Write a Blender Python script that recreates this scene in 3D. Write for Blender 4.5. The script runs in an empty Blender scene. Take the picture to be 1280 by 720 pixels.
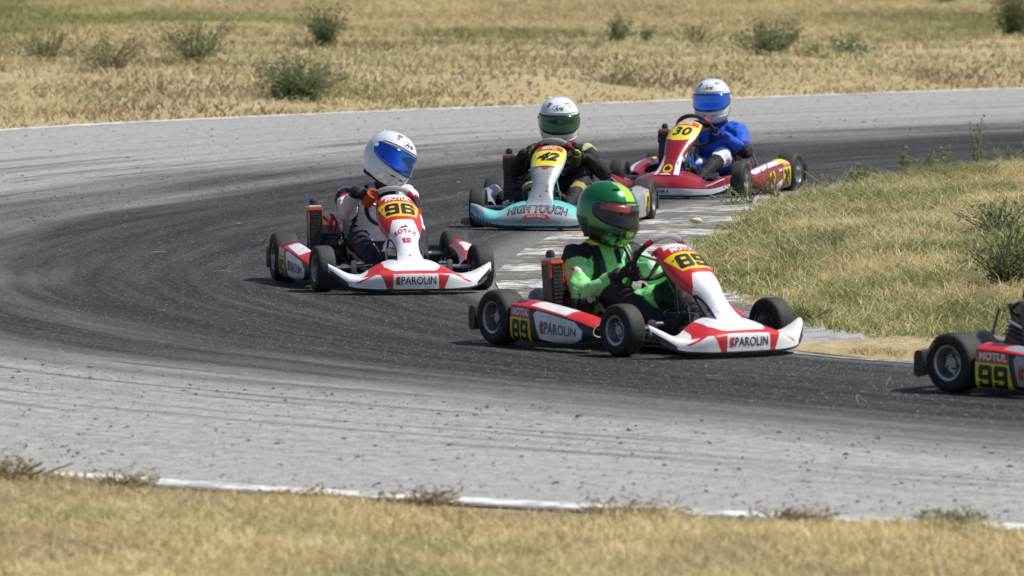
import bpy, bmesh, math, random
import numpy as np
from mathutils import Vector, Matrix, Euler, noise as mnoise

random.seed(7); RNG = np.random.default_rng(11)
scene = bpy.context.scene
COL = scene.collection
PI = math.pi

# ------------------------------------------------------------------ camera, light, exposure
F_PX, CAM_H = 8470.0, 2.49
cam_data = bpy.data.cameras.new('camera'); cam = bpy.data.objects.new('camera', cam_data); COL.objects.link(cam)
cam_data.sensor_width = 36.0
cam_data.lens = F_PX / 1280 * 36.0
cam.location = (0, 0, CAM_H)
cam.rotation_euler = (PI / 2 - math.atan(560 / F_PX), 0, 0)
cam_data.clip_start = 0.5; cam_data.clip_end = 5000
cam_data.dof.use_dof = True
cam_data.dof.focus_distance = 39.0
cam_data.dof.aperture_fstop = 6.3
scene.camera = cam

SUN_EL, SUN_AZ = math.radians(57), math.radians(4)      # azimuth of the sun from +X towards +Y
world = bpy.data.worlds.new('World'); scene.world = world; world.use_nodes = True
nt = world.node_tree
sky = nt.nodes.new('ShaderNodeTexSky'); sky.sky_type = 'NISHITA'; sky.sun_disc = False
sky.sun_elevation = SUN_EL; sky.sun_rotation = PI / 2 - SUN_AZ
nt.links.new(sky.outputs[0], nt.nodes['Background'].inputs[0])
nt.nodes['Background'].inputs[1].default_value = 0.075
sd = bpy.data.lights.new('sun', 'SUN'); sun = bpy.data.objects.new('sun', sd); COL.objects.link(sun)
sd.energy = 4.6; sd.angle = math.radians(0.53); sd.color = (1.0, 0.96, 0.9)
tosun = Vector((math.cos(SUN_EL) * math.cos(SUN_AZ), math.cos(SUN_EL) * math.sin(SUN_AZ), math.sin(SUN_EL)))
sun.rotation_euler = tosun.to_track_quat('Z', 'Y').to_euler()
scene.view_settings.view_transform = 'Standard'; scene.view_settings.look = 'None'
scene.view_settings.exposure = 0.17; scene.view_settings.gamma = 1.0

# ------------------------------------------------------------------ materials
class NT:
    def __init__(s, name):
        s.m = bpy.data.materials.new(name); s.m.use_nodes = True; s.t = s.m.node_tree
        s.b = s.t.nodes['Principled BSDF']; s.out = s.t.nodes['Material Output']
    def n(s, typ, **kw):
        nd = s.t.nodes.new(typ)
        for k, v in kw.items():
            if k.startswith('i_'): nd.inputs[k[2:].replace('_', ' ')].default_value = v
            else: setattr(nd, k, v)
        return nd
    def l(s, a, b): s.t.links.new(a, b)
    def val(s, x):
        return x
    def math(s, op, a, b=None, clamp=False):
        nd = s.t.nodes.new('ShaderNodeMath'); nd.operation = op; nd.use_clamp = clamp
        for i, x in enumerate((a, b)):
            if x is None: continue
            if isinstance(x, (int, float)): nd.inputs[i].default_value = x
            else: s.l(x, nd.inputs[i])
        return nd.outputs[0]
    def mix(s, f, a, b, mode='MIX'):
        nd = s.t.nodes.new('ShaderNodeMix'); nd.data_type = 'RGBA'; nd.blend_type = mode
        for sock, x in ((nd.inputs[0], f), (nd.inputs[6], a), (nd.inputs[7], b)):
            if isinstance(x, (int, float)): sock.default_value = x
            elif isinstance(x, tuple): sock.default_value = (*x[:3], 1)
            else: s.l(x, sock)
        return nd.outputs[2]
    def ramp(s, f, lo, hi):
        nd = s.t.nodes.new('ShaderNodeMapRange'); nd.clamp = True
        s.l(f, nd.inputs[0]); nd.inputs[1].default_value = lo; nd.inputs[2].default_value = hi
        nd.interpolation_type = 'SMOOTHSTEP'
        return nd.outputs[0]
    def noise(s, vec, scale, detail=4, rough=.55):
        nd = s.t.nodes.new('ShaderNodeTexNoise'); nd.inputs['Scale'].default_value = scale
        nd.inputs['Detail'].default_value = detail; nd.inputs['Roughness'].default_value = rough
        if vec is not None: s.l(vec, nd.inputs['Vector'])
        return nd.outputs[0]
    def bump(s, h, strength=.3, dist=.01):
        nd = s.t.nodes.new('ShaderNodeBump'); nd.inputs['Strength'].default_value = strength
        nd.inputs['Distance'].default_value = dist
        s.l(h, nd.inputs['Height']); s.l(nd.outputs[0], s.b.inputs['Normal'])

MATS = {}
def paint(name, col, rough=.4, metal=0.0, coat=0.0, dirt=.18, bump=0.0, spec=.5, dscale=6):
    if name in MATS: return MATS[name]
    t = NT(name); tc = t.n('ShaderNodeTexCoord').outputs['Object']
    if dirt:
        n = t.noise(tc, dscale, 6, .65); f = t.math('MULTIPLY', t.ramp(n, .42, .75), dirt)
        n2 = t.noise(tc, dscale * 22, 2, .5); f2 = t.math('MULTIPLY', t.ramp(n2, .6, .72), dirt * .7)
        f = t.math('ADD', f, f2, True)
        dust = (.26, .23, .19) if max(col) < .6 else (.36, .33, .29)
        mp = t.n('ShaderNodeMapping'); mp.inputs['Scale'].default_value = (1, 3.5, 5); t.l(tc, mp.inputs[0])
        f3 = t.math('MULTIPLY', t.ramp(t.noise(mp.outputs[0], 9, 5, .7), .60, .68), min(1, dirt * 1.6))
        t.l(t.mix(f3, t.mix(f, col, dust), (.05, .05, .05) if max(col) > .25 else dust), t.b.inputs['Base Color'])
        t.l(t.math('ADD', t.math('MULTIPLY', f, .6), rough, True), t.b.inputs['Roughness'])
    else:
        t.b.inputs['Base Color'].default_value = (*col, 1); t.b.inputs['Roughness'].default_value = rough
    t.b.inputs['Metallic'].default_value = metal; t.b.inputs['Coat Weight'].default_value = coat
    t.b.inputs['Coat Roughness'].default_value = .08
    t.b.inputs['Specular IOR Level'].default_value = spec
    if bump: t.bump(t.noise(tc, 60, 3), bump, .004)
    MATS[name] = t.m; return t.m

WHITE = paint('white_plastic', (.78, .79, .82), .32, coat=.3, dirt=.30, dscale=9)
RED = paint('red_print', (.60, .018, .02), .32, coat=.3, dirt=.16)
DKRED = paint('crimson_plastic', (.30, .008, .022), .25, coat=.6, dirt=.22)
YEL = paint('yellow_plate', (.82, .56, .012), .38, coat=.2, dirt=.1)
LEM = paint('lemon_plate', (.78, .66, .04), .38, coat=.2, dirt=.1)
INK = paint('black_ink', (.012, .012, .014), .4, dirt=.05)
BLACK = paint('black_plastic', (.016, .016, .018), .42, dirt=.25)
GREYINK = paint('grey_ink', (.06, .06, .075), .4, dirt=0)
SILVER = paint('silver_print', (.34, .36, .40), .36, metal=.15, coat=.25, dirt=.25)
TEAL = paint('teal_print', (.16, .60, .58), .34, coat=.3, dirt=.22)
NAVY = paint('navy_print', (.02, .025, .09), .35, dirt=.1)
STEEL = paint('steel', (.45, .45, .46), .3, metal=1, dirt=.3)
ALU = paint('rim_metal', (.40, .40, .42), .36, metal=.9, dirt=.35)
FRAME = paint('frame_paint', (.028, .028, .032), .35, dirt=.25)
FRAMERED = paint('frame_red', (.40, .015, .02), .35, dirt=.2)
ORANGE = paint('orange_tape', (.72, .09, .012), .4, dirt=.1)
SEATM = paint('seat_resin', (.02, .021, .026), .28, coat=.3, dirt=.2)
CASTM = paint('engine_cast', (.13, .13, .135), .5, metal=.6, dirt=.4)
REDCAP = paint('red_silicone', (.55, .012, .02), .35, dirt=.05)
GRIP = paint('grey_suede', (.30, .30, .30), .8, dirt=.15, bump=.3)
SUEDE = paint('black_suede', (.02, .02, .022), .8, dirt=.2, bump=.3)

def tyre_mat():
    t = NT('tyre_rubber'); tc = t.n('ShaderNodeTexCoord').outputs['Object']
    g = t.noise(tc, 7, 5, .65); f = t.ramp(g, .35, .75)
    sx = t.n('ShaderNodeSeparateXYZ'); t.l(tc, sx.inputs[0])
    rr = t.math('SQRT', t.math('ADD', t.math('MULTIPLY', sx.outputs[0], sx.outputs[0]), t.math('MULTIPLY', sx.outputs[2], sx.outputs[2])))
    tread = t.ramp(rr, .119, .124)
    c = t.mix(f, (.010, .010, .011), (.026, .025, .025))
    c = t.mix(t.math('MULTIPLY', tread, .6), c, (.036, .035, .034))
    v = t.n('ShaderNodeTexVoronoi'); v.inputs['Scale'].default_value = 45; t.l(tc, v.inputs['Vector'])
    sp = t.math('MULTIPLY', t.math('LESS_THAN', v.outputs['Distance'], .16), .35)
    c = t.mix(t.math('MULTIPLY', sp, t.ramp(g, .45, .6)), c, (.20, .18, .15))
    t.l(c, t.b.inputs['Base Color']); t.b.inputs['Roughness'].default_value = .72
    t.bump(t.noise(tc, 90, 4), .5, .004)
    return t.m
TYRE = tyre_mat()

def attr_mat(name, rough=.75, sheen=0.0, bumps=0.0, sss=False, vary=0.0):
    t = NT(name); a = t.n('ShaderNodeAttribute', attribute_name='Col')
    c = a.outputs['Color']
    if vary:
        tc = t.n('ShaderNodeTexCoord').outputs['Object']; n = t.noise(tc, 9, 5)
        c = t.mix(t.math('MULTIPLY', t.ramp(n, .4, .7), vary), c, (.25, .22, .18))
        if bumps: t.bump(t.noise(tc, 38, 3, .6), bumps, .01)
    t.l(c, t.b.inputs['Base Color']); t.b.inputs['Roughness'].default_value = rough
    t.b.inputs['Specular IOR Level'].default_value = .25
    if sss:
        tr = t.n('ShaderNodeBsdfTranslucent'); t.l(c, tr.inputs[0])
        mx = t.n('ShaderNodeMixShader'); mx.inputs[0].default_value = .42
        t.l(t.b.outputs[0], mx.inputs[1]); t.l(tr.outputs[0], mx.inputs[2]); t.l(mx.outputs[0], t.out.inputs[0])
    return t.m
SUIT = attr_mat('suit_fabric', .7, bumps=.5, vary=.1)
SUITGLOSS = attr_mat('glossy_suit_fabric', .6, bumps=.6, vary=.06)
BLADES = attr_mat('grass_blades', .6, sss=True)

# ------------------------------------------------------------------ generic helpers
def link(name, me, mats, parent=None):
    o = bpy.data.objects.new(name, me); COL.objects.link(o)
    for m in (mats if isinstance(mats, (list, tuple)) else [mats]):
        if m.name not in [x.name for x in me.materials if x]: me.materials.append(m)
    if parent is not None: o.parent = parent
    return o
def tag(o, label=None, cat=None, group=None, kind=None):
    for k, v in (('label', label), ('category', cat), ('group', group), ('kind', kind)):
        if v: o[k] = v
    return o
def empty(name, loc=(0, 0, 0), rot=(0, 0, 0), parent=None):
    o = bpy.data.objects.new(name, None); COL.objects.link(o); o.location = loc; o.rotation_euler = rot
    o.empty_display_size = .1
    if parent is not None: o.parent = parent
    return o
def bm_obj(name, bm, mats, parent=None, smooth=35):
    bmesh.ops.recalc_face_normals(bm, faces=bm.faces[:])
    me = bpy.data.meshes.new(name); bm.to_mesh(me); bm.free()
    if smooth is not None:
        me.polygons.foreach_set('use_smooth', [True] * len(me.polygons))
        me.set_sharp_from_angle(angle=math.radians(smooth))
    return link(name, me, mats, parent)
def add_box(bm, c, s, rot=None, bev=0.0, mi=0):
    r = bmesh.ops.create_cube(bm, size=1.0)['verts']
    M = Matrix.Translation(c) @ ((rot if rot else Euler((0, 0, 0))).to_matrix().to_4x4()) @ Matrix.Diagonal((*s, 1))
    bmesh.ops.transform(bm, matrix=M, verts=r)
    fs = list({f for v in r for f in v.link_faces})
    for f in fs: f.material_index = mi
    if bev:
        es = list({e for f in fs for e in f.edges})
        rr = bmesh.ops.bevel(bm, geom=es, offset=bev, segments=2, affect='EDGES')
        for f in rr['faces']: f.material_index = mi
def add_tube(bm, pts, r, seg=8, mi=0, closed=False, cap=True):
    pts = [Vector(p) for p in pts]; n = len(pts)
    rs = r if isinstance(r, (list, tuple)) else [r] * n
    up = Vector((0, 0, 1)); rings = []; prev = None
    for i, p in enumerate(pts):
        if closed: t = (pts[(i + 1) % n] - pts[i - 1])
        else: t = pts[min(i + 1, n - 1)] - pts[max(i - 1, 0)]
        t.normalize()
        if prev is None:
            a = t.cross(up if abs(t.z) < .9 else Vector((1, 0, 0))).normalized()
        else:
            a = (prev - t * prev.dot(t)).normalized()
        prev = a; b = t.cross(a)
        rings.append([bm.verts.new(p + (a * math.cos(2 * PI * k / seg) + b * math.sin(2 * PI * k / seg)) * rs[i]) for k in range(seg)])
    m = n if closed else n - 1
    for i in range(m):
        A, B = rings[i], rings[(i + 1) % n]
        for k in range(seg):
            f = bm.faces.new((A[k], A[(k + 1) % seg], B[(k + 1) % seg], B[k])); f.material_index = mi
    if cap and not closed:
        for R in (rings[0], rings[-1]):
            f = bm.faces.new(R); f.material_index = mi
def add_lathe(bm, prof, seg=28, axis='Y', c=(0, 0, 0), mi=0, closed=False):
    """profile of (radius, offset along axis)"""
    c = Vector(c); rings = []
    for r, h in prof:
        ring = []
        for k in range(seg):
            a = 2 * PI * k / seg; x, y = r * math.cos(a), r * math.sin(a)
            v = {'Y': (x, h, y), 'Z': (x, y, h), 'X': (h, x, y)}[axis]
            ring.append(bm.verts.new(c + Vector(v)))
        rings.append(ring)
    P = len(rings)
    for i in range(P if closed else P - 1):
        A, B = rings[i], rings[(i + 1) % P]
        for k in range(seg):
            f = bm.faces.new((A[k], A[(k + 1) % seg], B[(k + 1) % seg], B[k])); f.material_index = mi
    return rings
def catmull(P, n):
    """sample a list of vectors (any dim) at n points per span"""
    P = np.array(P, float); out = []
    for i in range(len(P) - 1):
        p0, p1, p2, p3 = P[max(i - 1, 0)], P[i], P[i + 1], P[min(i + 2, len(P) - 1)]
        for k in range(n):
            t = k / n
            out.append(.5 * ((2 * p1) + (-p0 + p2) * t + (2 * p0 - 5 * p1 + 4 * p2 - p3) * t * t + (-p0 + 3 * p1 - 3 * p2 + p3) * t ** 3))
    out.append(P[-1]); return np.array(out)
def tab(keys, vals, x):
    """smooth table lookup"""
    vals = np.array(vals, float)
    x = min(max(x, keys[0]), keys[-1])
    i = min(max(int(np.searchsorted(keys, x)) - 1, 0), len(keys) - 2)
    t = (x - keys[i]) / (keys[i + 1] - keys[i])
    def m(j):
        a, b = max(j - 1, 0), min(j + 1, len(keys) - 1)
        return (vals[b] - vals[a]) / (keys[b] - keys[a])
    h = keys[i + 1] - keys[i]
    return ((2 * t ** 3 - 3 * t * t + 1) * vals[i] + (t ** 3 - 2 * t * t + t) * h * m(i) + (-2 * t ** 3 + 3 * t * t) * vals[i + 1] + (t ** 3 - t * t) * h * m(i + 1))
def inpoly(x, y, poly):
    r = False; n = len(poly); j = n - 1
    for i in range(n):
        xi, yi = poly[i]; xj, yj = poly[j]
        if (yi > y) != (yj > y) and x < (xj - xi) * (y - yi) / (yj - yi) + xi: r = not r
        j = i
    return r
def surf_normal(S, p, q, e=.004, sign=1):
    a = Vector(S(p + e, q)) - Vector(S(p - e, q)); b = Vector(S(p, q + e)) - Vector(S(p, q - e))
    n = a.cross(b)
    return (n.normalized() if n.length > 1e-12 else Vector((0, 0, 1))) * sign

def patch(name, S, P, Q, nu, nv, regions, mats, parent, thick=.004, sign=1, back=None, smooth=50):
    """a curved sheet: flat grid over the domain, cut along the outlines of the printed regions, then bent to shape"""
    bm = bmesh.new()
    us = [P[0] + (P[1] - P[0]) * i / nu for i in range(nu + 1)]; vs = [Q[0] + (Q[1] - Q[0]) * i / nv for i in range(nv + 1)]
    g = [[bm.verts.new((u, v, 0)) for v in vs] for u in us]
    for i in range(nu):
        for j in range(nv): bm.faces.new((g[i][j], g[i + 1][j], g[i + 1][j + 1], g[i][j + 1]))
    for poly, mi in regions:
        for k in range(len(poly)):
            a, b = Vector((*poly[k], 0)), Vector((*poly[(k + 1) % len(poly)], 0))
            d = b - a
            if d.length < 1e-6: continue
            lo = Vector((min(a.x, b.x), min(a.y, b.y))) ; hi = Vector((max(a.x, b.x), max(a.y, b.y)))
            m = (P[1] - P[0]) / nu * 1.01; mm = (Q[1] - Q[0]) / nv * 1.01
            fs = [f for f in bm.faces if not (max(v.co.x for v in f.verts) < lo.x - m or min(v.co.x for v in f.verts) > hi.x + m or max(v.co.y for v in f.verts) < lo.y - mm or min(v.co.y for v in f.verts) > hi.y + mm)]
            geom = list({v for f in fs for v in f.verts}) + list({e for f in fs for e in f.edges}) + fs
            bmesh.ops.bisect_plane(bm, geom=geom, plane_co=a, plane_no=Vector((-d.y, d.x, 0)), dist=1e-5)
    for f in bm.faces:
        c = f.calc_center_median()
        for poly, mi in regions:
            if inpoly(c.x, c.y, poly): f.material_index = mi
    nb = len(mats)
    front = list(bm.verts); co = {v: (v.co.x, v.co.y) for v in front}
    rim = [e for e in bm.edges if len(e.link_faces) == 1]
    faces = list(bm.faces); mp = {}
    for v in front:
        p, q = co[v]; n = surf_normal(S, p, q, sign=sign)
        mp[v] = bm.verts.new(Vector(S(p, q)) - n * thick)
    for v in front: v.co = Vector(S(*co[v]))
    for f in faces:
        nf = bm.faces.new([mp[v] for v in reversed(f.verts)]); nf.material_index = nb
    for e in rim:
        a, b = e.verts
        try:
            nf = bm.faces.new((a, b, mp[b], mp[a])); nf.material_index = e.link_faces[0].material_index
        except ValueError: pass
    o = bm_obj(name, bm, [], parent, smooth)
    for m in list(mats) + [back or BLACK]: o.data.materials.append(m)
    return o

TXT = {}
def text_polys(s, shear=0.0, bold=0.0, spacing=1.0):
    key = (s, shear, bold, spacing)
    if key in TXT: return TXT[key]
    cu = bpy.data.curves.new('tmp', 'FONT'); cu.body = s; cu.shear = shear; cu.offset = bold; cu.space_character = spacing
    cu.resolution_u = 3; cu.fill_mode = 'FRONT'
    o = bpy.data.objects.new('tmp', cu); COL.objects.link(o)
    dg = bpy.context.evaluated_depsgraph_get(); me = bpy.data.meshes.new_from_object(o.evaluated_get(dg))
    vs = np.array([v.co[:2] for v in me.vertices]); fs = [tuple(p.vertices) for p in me.polygons]
    lo, hi = vs.min(0), vs.max(0); vs = (vs - lo) / (hi - lo)
    bpy.data.objects.remove(o); bpy.data.curves.remove(cu); bpy.data.meshes.remove(me)
    TXT[key] = (vs, fs); return TXT[key]
def decal(name, shape, S, o0, ax, ay, mat, parent, sign=1, off=.0016, cuts=6, arch=0.0):
    """bend flat print (text or polygon in the unit square) onto S; o0 + x*ax + y*ay in the surface's own domain"""
    if isinstance(shape, tuple): vs, fs = text_polys(*shape)
    else: vs, fs = np.array(shape), [tuple(range(len(shape)))]
    bm = bmesh.new(); bv = [bm.verts.new((x, y, 0)) for x, y in vs]
    for f in fs:
        try: bm.faces.new([bv[i] for i in f])
        except ValueError: pass
    bmesh.ops.triangulate(bm, faces=bm.faces[:])
    for k in range(1, cuts):
        for co, no in (((k / cuts, 0, 0), (1, 0, 0)), ((0, k / cuts, 0), (0, 1, 0))):
            bmesh.ops.bisect_plane(bm, geom=bm.verts[:] + bm.edges[:] + bm.faces[:], plane_co=co, plane_no=no, dist=1e-5)
    for v in bm.verts:
        x, y = v.co.x, v.co.y
        y += arch * (1 - (2 * x - 1) ** 2)
        p = o0[0] + x * ax[0] + y * ay[0]; q = o0[1] + x * ax[1] + y * ay[1]
        v.co = Vector(S(p, q)) + surf_normal(S, p, q, sign=sign) * off
    me = bpy.data.meshes.new(name); bm.to_mesh(me); bm.free()
    me.polygons.foreach_set('use_smooth', [True] * len(me.polygons))
    return link(name, me, mat, parent)

# ------------------------------------------------------------------ the circuit: three matched curves
OUTER = [(20, 14.5), (8, 20.8), (4, 22.95), (1.84, 24.33), (.76, 24.85), (-.42, 25.47), (-1.64, 26.26), (-2.6, 27.1), (-6, 31), (-9, 37), (-9.8, 44), (-8.3, 51), (-4.41, 58.42), (-1.75, 61.85), (1.22, 64.69), (5.16, 68.25), (12, 74), (25, 84)]
RUB = [(20, 17.5), (8, 23.8), (4, 26.3), (2.09, 27.7), (.89, 29.0), (-.14, 30.1), (-1.25, 31.24), (-2.5, 32.95), (-3.9, 36.2), (-4.3, 40), (-3.7, 45), (-2.52, 48.5), (-1.47, 51.8), (0, 55.2), (1.77, 57.6), (4.53, 60.2), (12, 66), (25, 75)]
INNER = [(20, 21.5), (8, 28), (4, 30.7), (2.41, 31.86), (1.92, 32.3), (1.4, 32.95), (.49, 34.9), (.0, 36.9), (-.10, 38.6), (.0, 40.3), (.16, 42), (.45, 43.7), (1.02, 45.65), (1.6, 47.2), (2.2, 48.4), (3.84, 50.8), (12, 59), (25, 70)]
NS = 14
cO, cR, cI = catmull(OUTER, NS), catmull(RUB, NS), catmull(INNER, NS)
GRASS = [(20, 22.3), (8, 28.8), (4, 31.4), (2.44, 32.45), (1.92, 33.11), (1.51, 34.3), (1.19, 36.05), (.97, 39.06), (1.12, 42.0), (1.62, 45.65), (2.15, 47.7), (3.81, 50.2), (12, 58.4), (25, 69.4)]
cG = catmull(GRASS, 12)

def vnoise(x, y, seed=0):
    """cheap smooth value noise, vectorised"""
    xi = np.floor(x).astype(np.int64); yi = np.floor(y).astype(np.int64); xf = x - xi; yf = y - yi
    def h(a, b):
        n = (a * 374761393 + b * 668265263 + seed * 974634777) & 0xffffffff
        n = ((n ^ (n >> 13)) * 1274126177) & 0xffffffff
        return ((n ^ (n >> 16)) & 0xffff) / 65535.0
    u = xf * xf * (3 - 2 * xf); v = yf * yf * (3 - 2 * yf)
    return (h(xi, yi) * (1 - u) + h(xi + 1, yi) * u) * (1 - v) + (h(xi, yi + 1) * (1 - u) + h(xi + 1, yi + 1) * u) * v
def fbm(x, y, seed=0, oct=4):
    s = 0; a = .5
    for i in range(oct): s = s + a * vnoise(x * 2 ** i, y * 2 ** i, seed + i); a *= .5
    return s / (1 - .5 ** oct)
def inside(px, py, poly):
    r = np.zeros(px.shape, bool); n = len(poly); j = n - 1
    for i in range(n):
        xi, yi = poly[i]; xj, yj = poly[j]
        c = ((yi > py) != (yj > py)) & (px < (xj - xi) * (py - yi) / (yj - yi + 1e-12) + xi)
        r ^= c; j = i
    return r
def edge_dist(px, py, curve):
    d = np.full(px.shape, 1e9)
    for k in range(len(curve) - 1):
        a, b = curve[k], curve[k + 1]; ab = b - a; L = max((ab ** 2).sum(), 1e-9)
        t = np.clip(((px - a[0]) * ab[0] + (py - a[1]) * ab[1]) / L, 0, 1)
        d = np.minimum(d, np.hypot(px - a[0] - t * ab[0], py - a[1] - t * ab[1]))
    return d
def sstep(x, a, b):
    t = np.clip((x - a) / (b - a), 0, 1); return t * t * (3 - 2 * t)
POLY_TRACK_OUT = [tuple(p) for p in cO]
POLY_INFIELD = [tuple(p) for p in cG]
def field_h(x, y, d):
    rid = np.sin(y * 2.1 + 4.4 * fbm(x * .22, y * .1, 3) + x * .10) * .5 + .5
    far = sstep(y, 60, 66)
    return sstep(d, 0.05, 1.2) * (far * (rid ** 2 * .16 * sstep(y, 84, 76) + fbm(x * .5, y * .5, 5) * .10) + fbm(x * 1.3, y * 1.3, 8) * .05) - .01 + far * sstep(d, 3, 60) * .6
def infield_h(x, y, d):
    return sstep(d, 0, 1.6) * (.05 + fbm(x * .8, y * .8, 21) * .12) + sstep(d, 0, .2) * fbm(x * 3, y * 3, 22) * .03 + .012

def grid_mesh(name, V, nu, nv, mats, uv=None, attr=None):
    """V: (nu*nv,3) row-major"""
    i = np.arange(nu - 1)[:, None] * nv + np.arange(nv - 1)[None, :]
    F = np.stack([i, i + nv, i + nv + 1, i + 1], -1).reshape(-1, 4)
    me = bpy.data.meshes.new(name); me.vertices.add(len(V)); me.vertices.foreach_set('co', V.astype(np.float32).ravel())
    me.loops.add(F.size); me.loops.foreach_set('vertex_index', F.ravel().astype(np.int32))
    me.polygons.add(len(F)); me.polygons.foreach_set('loop_start', np.arange(len(F), dtype=np.int32) * 4)
    me.polygons.foreach_set('use_smooth', np.ones(len(F), bool))
    me.update(calc_edges=True)
    if uv is not None:
        l = me.uv_layers.new(name='UVMap'); l.data.foreach_set('uv', uv[F.ravel()].astype(np.float32).ravel())
    me.validate(); return link(name, me, mats)

def asphalt_mat():
    t = NT('asphalt'); uvn = t.n('ShaderNodeUVMap', uv_map='UVMap'); sx = t.n('ShaderNodeSeparateXYZ'); t.l(uvn.outputs[0], sx.inputs[0])
    s, v = sx.outputs[0], sx.outputs[1]
    geo = t.n('ShaderNodeNewGeometry').outputs['Position']
    def sv(a, b):
        c = t.n('ShaderNodeCombineXYZ'); t.l(t.math('MULTIPLY', s, a), c.inputs[0]); t.l(t.math('MULTIPLY', v, b), c.inputs[1]); return c.outputs[0]
    st1 = t.noise(sv(.10, 13), 1, 5, .6); st2 = t.noise(sv(.25, 55), 1, 5, .65); st3 = t.noise(sv(.9, 170), 1, 3, .6)
    big = t.noise(geo, .35, 4, .5)
    grain = t.noise(geo, 30, 2, .8); grain2 = t.noise(geo, 11, 5, .8)
    vv = t.math('ADD', v, t.math('MULTIPLY', t.math('SUBTRACT', st1, .5), .46))
    vv = t.math('ADD', vv, t.math('MULTIPLY', t.math('SUBTRACT', big, .5), .14))
    rub = t.math('SUBTRACT', 1.0, t.ramp(vv, .34, .66))
    # thin tyre lines running along the bend in the worn zone
    lines = t.math('MULTIPLY', t.ramp(st2, .50, .66), t.math('SUBTRACT', 1.0, t.ramp(v, .55, .97)))
    rub = t.math('MAXIMUM', rub, t.math('MULTIPLY', lines, .75))
    rub = t.math('MULTIPLY', rub, t.math('ADD', .72, t.math('MULTIPLY', st2, .5)), True)
    inner = t.ramp(v, .0, .05)          # dusty strip along the kerb
    rub = t.math('MULTIPLY', rub, t.math('ADD', .55, t.math('MULTIPLY', inner, .45)))
    light = t.mix(t.ramp(grain2, .36, .64), (.255, .251, .245), (.395, .388, .376))
    light = t.mix(t.math('MULTIPLY', t.ramp(st3, .5, .75), .28), light, (.19, .19, .195))
    light = t.mix(t.math('MULTIPLY', t.ramp(big, .5, .7), .25), light, (.38, .365, .34))
    dark = t.mix(t.ramp(st1, .3, .7), (.007, .007, .007), (.026, .0255, .025))
    dark = t.mix(t.math('MULTIPLY', t.ramp(grain, .54, .64), .45), dark, (.13, .128, .126))
    c = t.mix(rub, light, dark)
    c = t.mix(t.math('MULTIPLY', t.ramp(grain, .60, .70), .15), c, (.42, .42, .42))
    c = t.mix(t.math('MULTIPLY', t.ramp(t.noise(geo, 24, 3, .8), .60, .66), .6), c, (.05, .05, .052))
    t.l(c, t.b.inputs['Base Color'])
    t.l(t.math('SUBTRACT', .93, t.math('MULTIPLY', rub, .22)), t.b.inputs['Roughness']); t.b.inputs['Specular IOR Level'].default_value = .3
    t.bump(t.math('ADD', grain, grain2), .8, .014)
    return t.m
def build_track():
    nv = 29; rows = len(cO); V = np.zeros((rows, nv, 3)); UV = np.zeros((rows, nv, 2))
    mid = cR; s = np.concatenate([[0], np.cumsum(np.hypot(*np.diff(mid, axis=0).T))])
    for j in range(nv):
        t = j / (nv - 1)
        p = cI * (1 - t * 2) + cR * (t * 2) if t < .5 else cR * (2 - t * 2) + cO * (t * 2 - 1)
        V[:, j, :2] = p; UV[:, j, 0] = s; UV[:, j, 1] = t
    o = grid_mesh('track', V.reshape(-1, 3), rows, nv, asphalt_mat(), uv=UV.reshape(-1, 2))
    tag(o, kind='structure')
build_track()

def worn_paint(name, base, under, amount=.5, scale=14):
    t = NT(name); geo = t.n('ShaderNodeNewGeometry').outputs['Position']
    n = t.noise(geo, scale, 6, .75); n2 = t.noise(geo, 2.2, 3)
    f = t.ramp(t.math('ADD', n, t.math('MULTIPLY', t.math('SUBTRACT', n2, .5), .5)), amount - .07, amount + .07)
    g = t.noise(geo, 60, 3, .7)
    c = t.mix(f, base, under); c = t.mix(t.math('MULTIPLY', t.ramp(g, .5, .7), .35), c, (.12, .115, .11))
    t.l(c, t.b.inputs['Base Color']); t.b.inputs['Roughness'].default_value = .85; t.bump(n, .5, .01); return t.m
def build_line():
    # white edge line just inside the outer edge, 4 mm above the asphalt
    d = np.gradient(cO, axis=0); d /= np.hypot(*d.T)[:, None]; nrm = np.stack([-d[:, 1], d[:, 0]], 1)
    sgn = np.sign(((cR - cO) * nrm).sum(1)); nrm *= sgn[:, None]
    V = np.zeros((len(cO), 3, 3))
    for j, w in enumerate((.04, .13, .22)):
        V[:, j, :2] = cO + nrm * w; V[:, j, 2] = .004
    o = grid_mesh('edge_line', V.reshape(-1, 3), len(cO), 3, worn_paint('white_line_paint', (.74, .74, .73), (.33, .33, .32), .53, 9))
    tag(o, kind='structure')
    cc = cI[(cI[:, 1] < 33.2)]; d = np.gradient(cc, axis=0); d /= np.hypot(*d.T)[:, None]; nrm = np.stack([-d[:, 1], d[:, 0]], 1); nrm *= -1 if nrm[len(nrm) // 2, 1] > 0 else 1
    V = np.zeros((len(cc), 3, 3))
    for j, w in enumerate((.02, .05, .10)): V[:, j, :2] = cc + nrm * w; V[:, j, 2] = .004
    o = grid_mesh('inside_line', V.reshape(-1, 3), len(cc), 3, worn_paint('inside_line_paint', (.6, .6, .59), (.2, .2, .2), .42, 5)); tag(o, kind='structure')
build_line()

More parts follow.
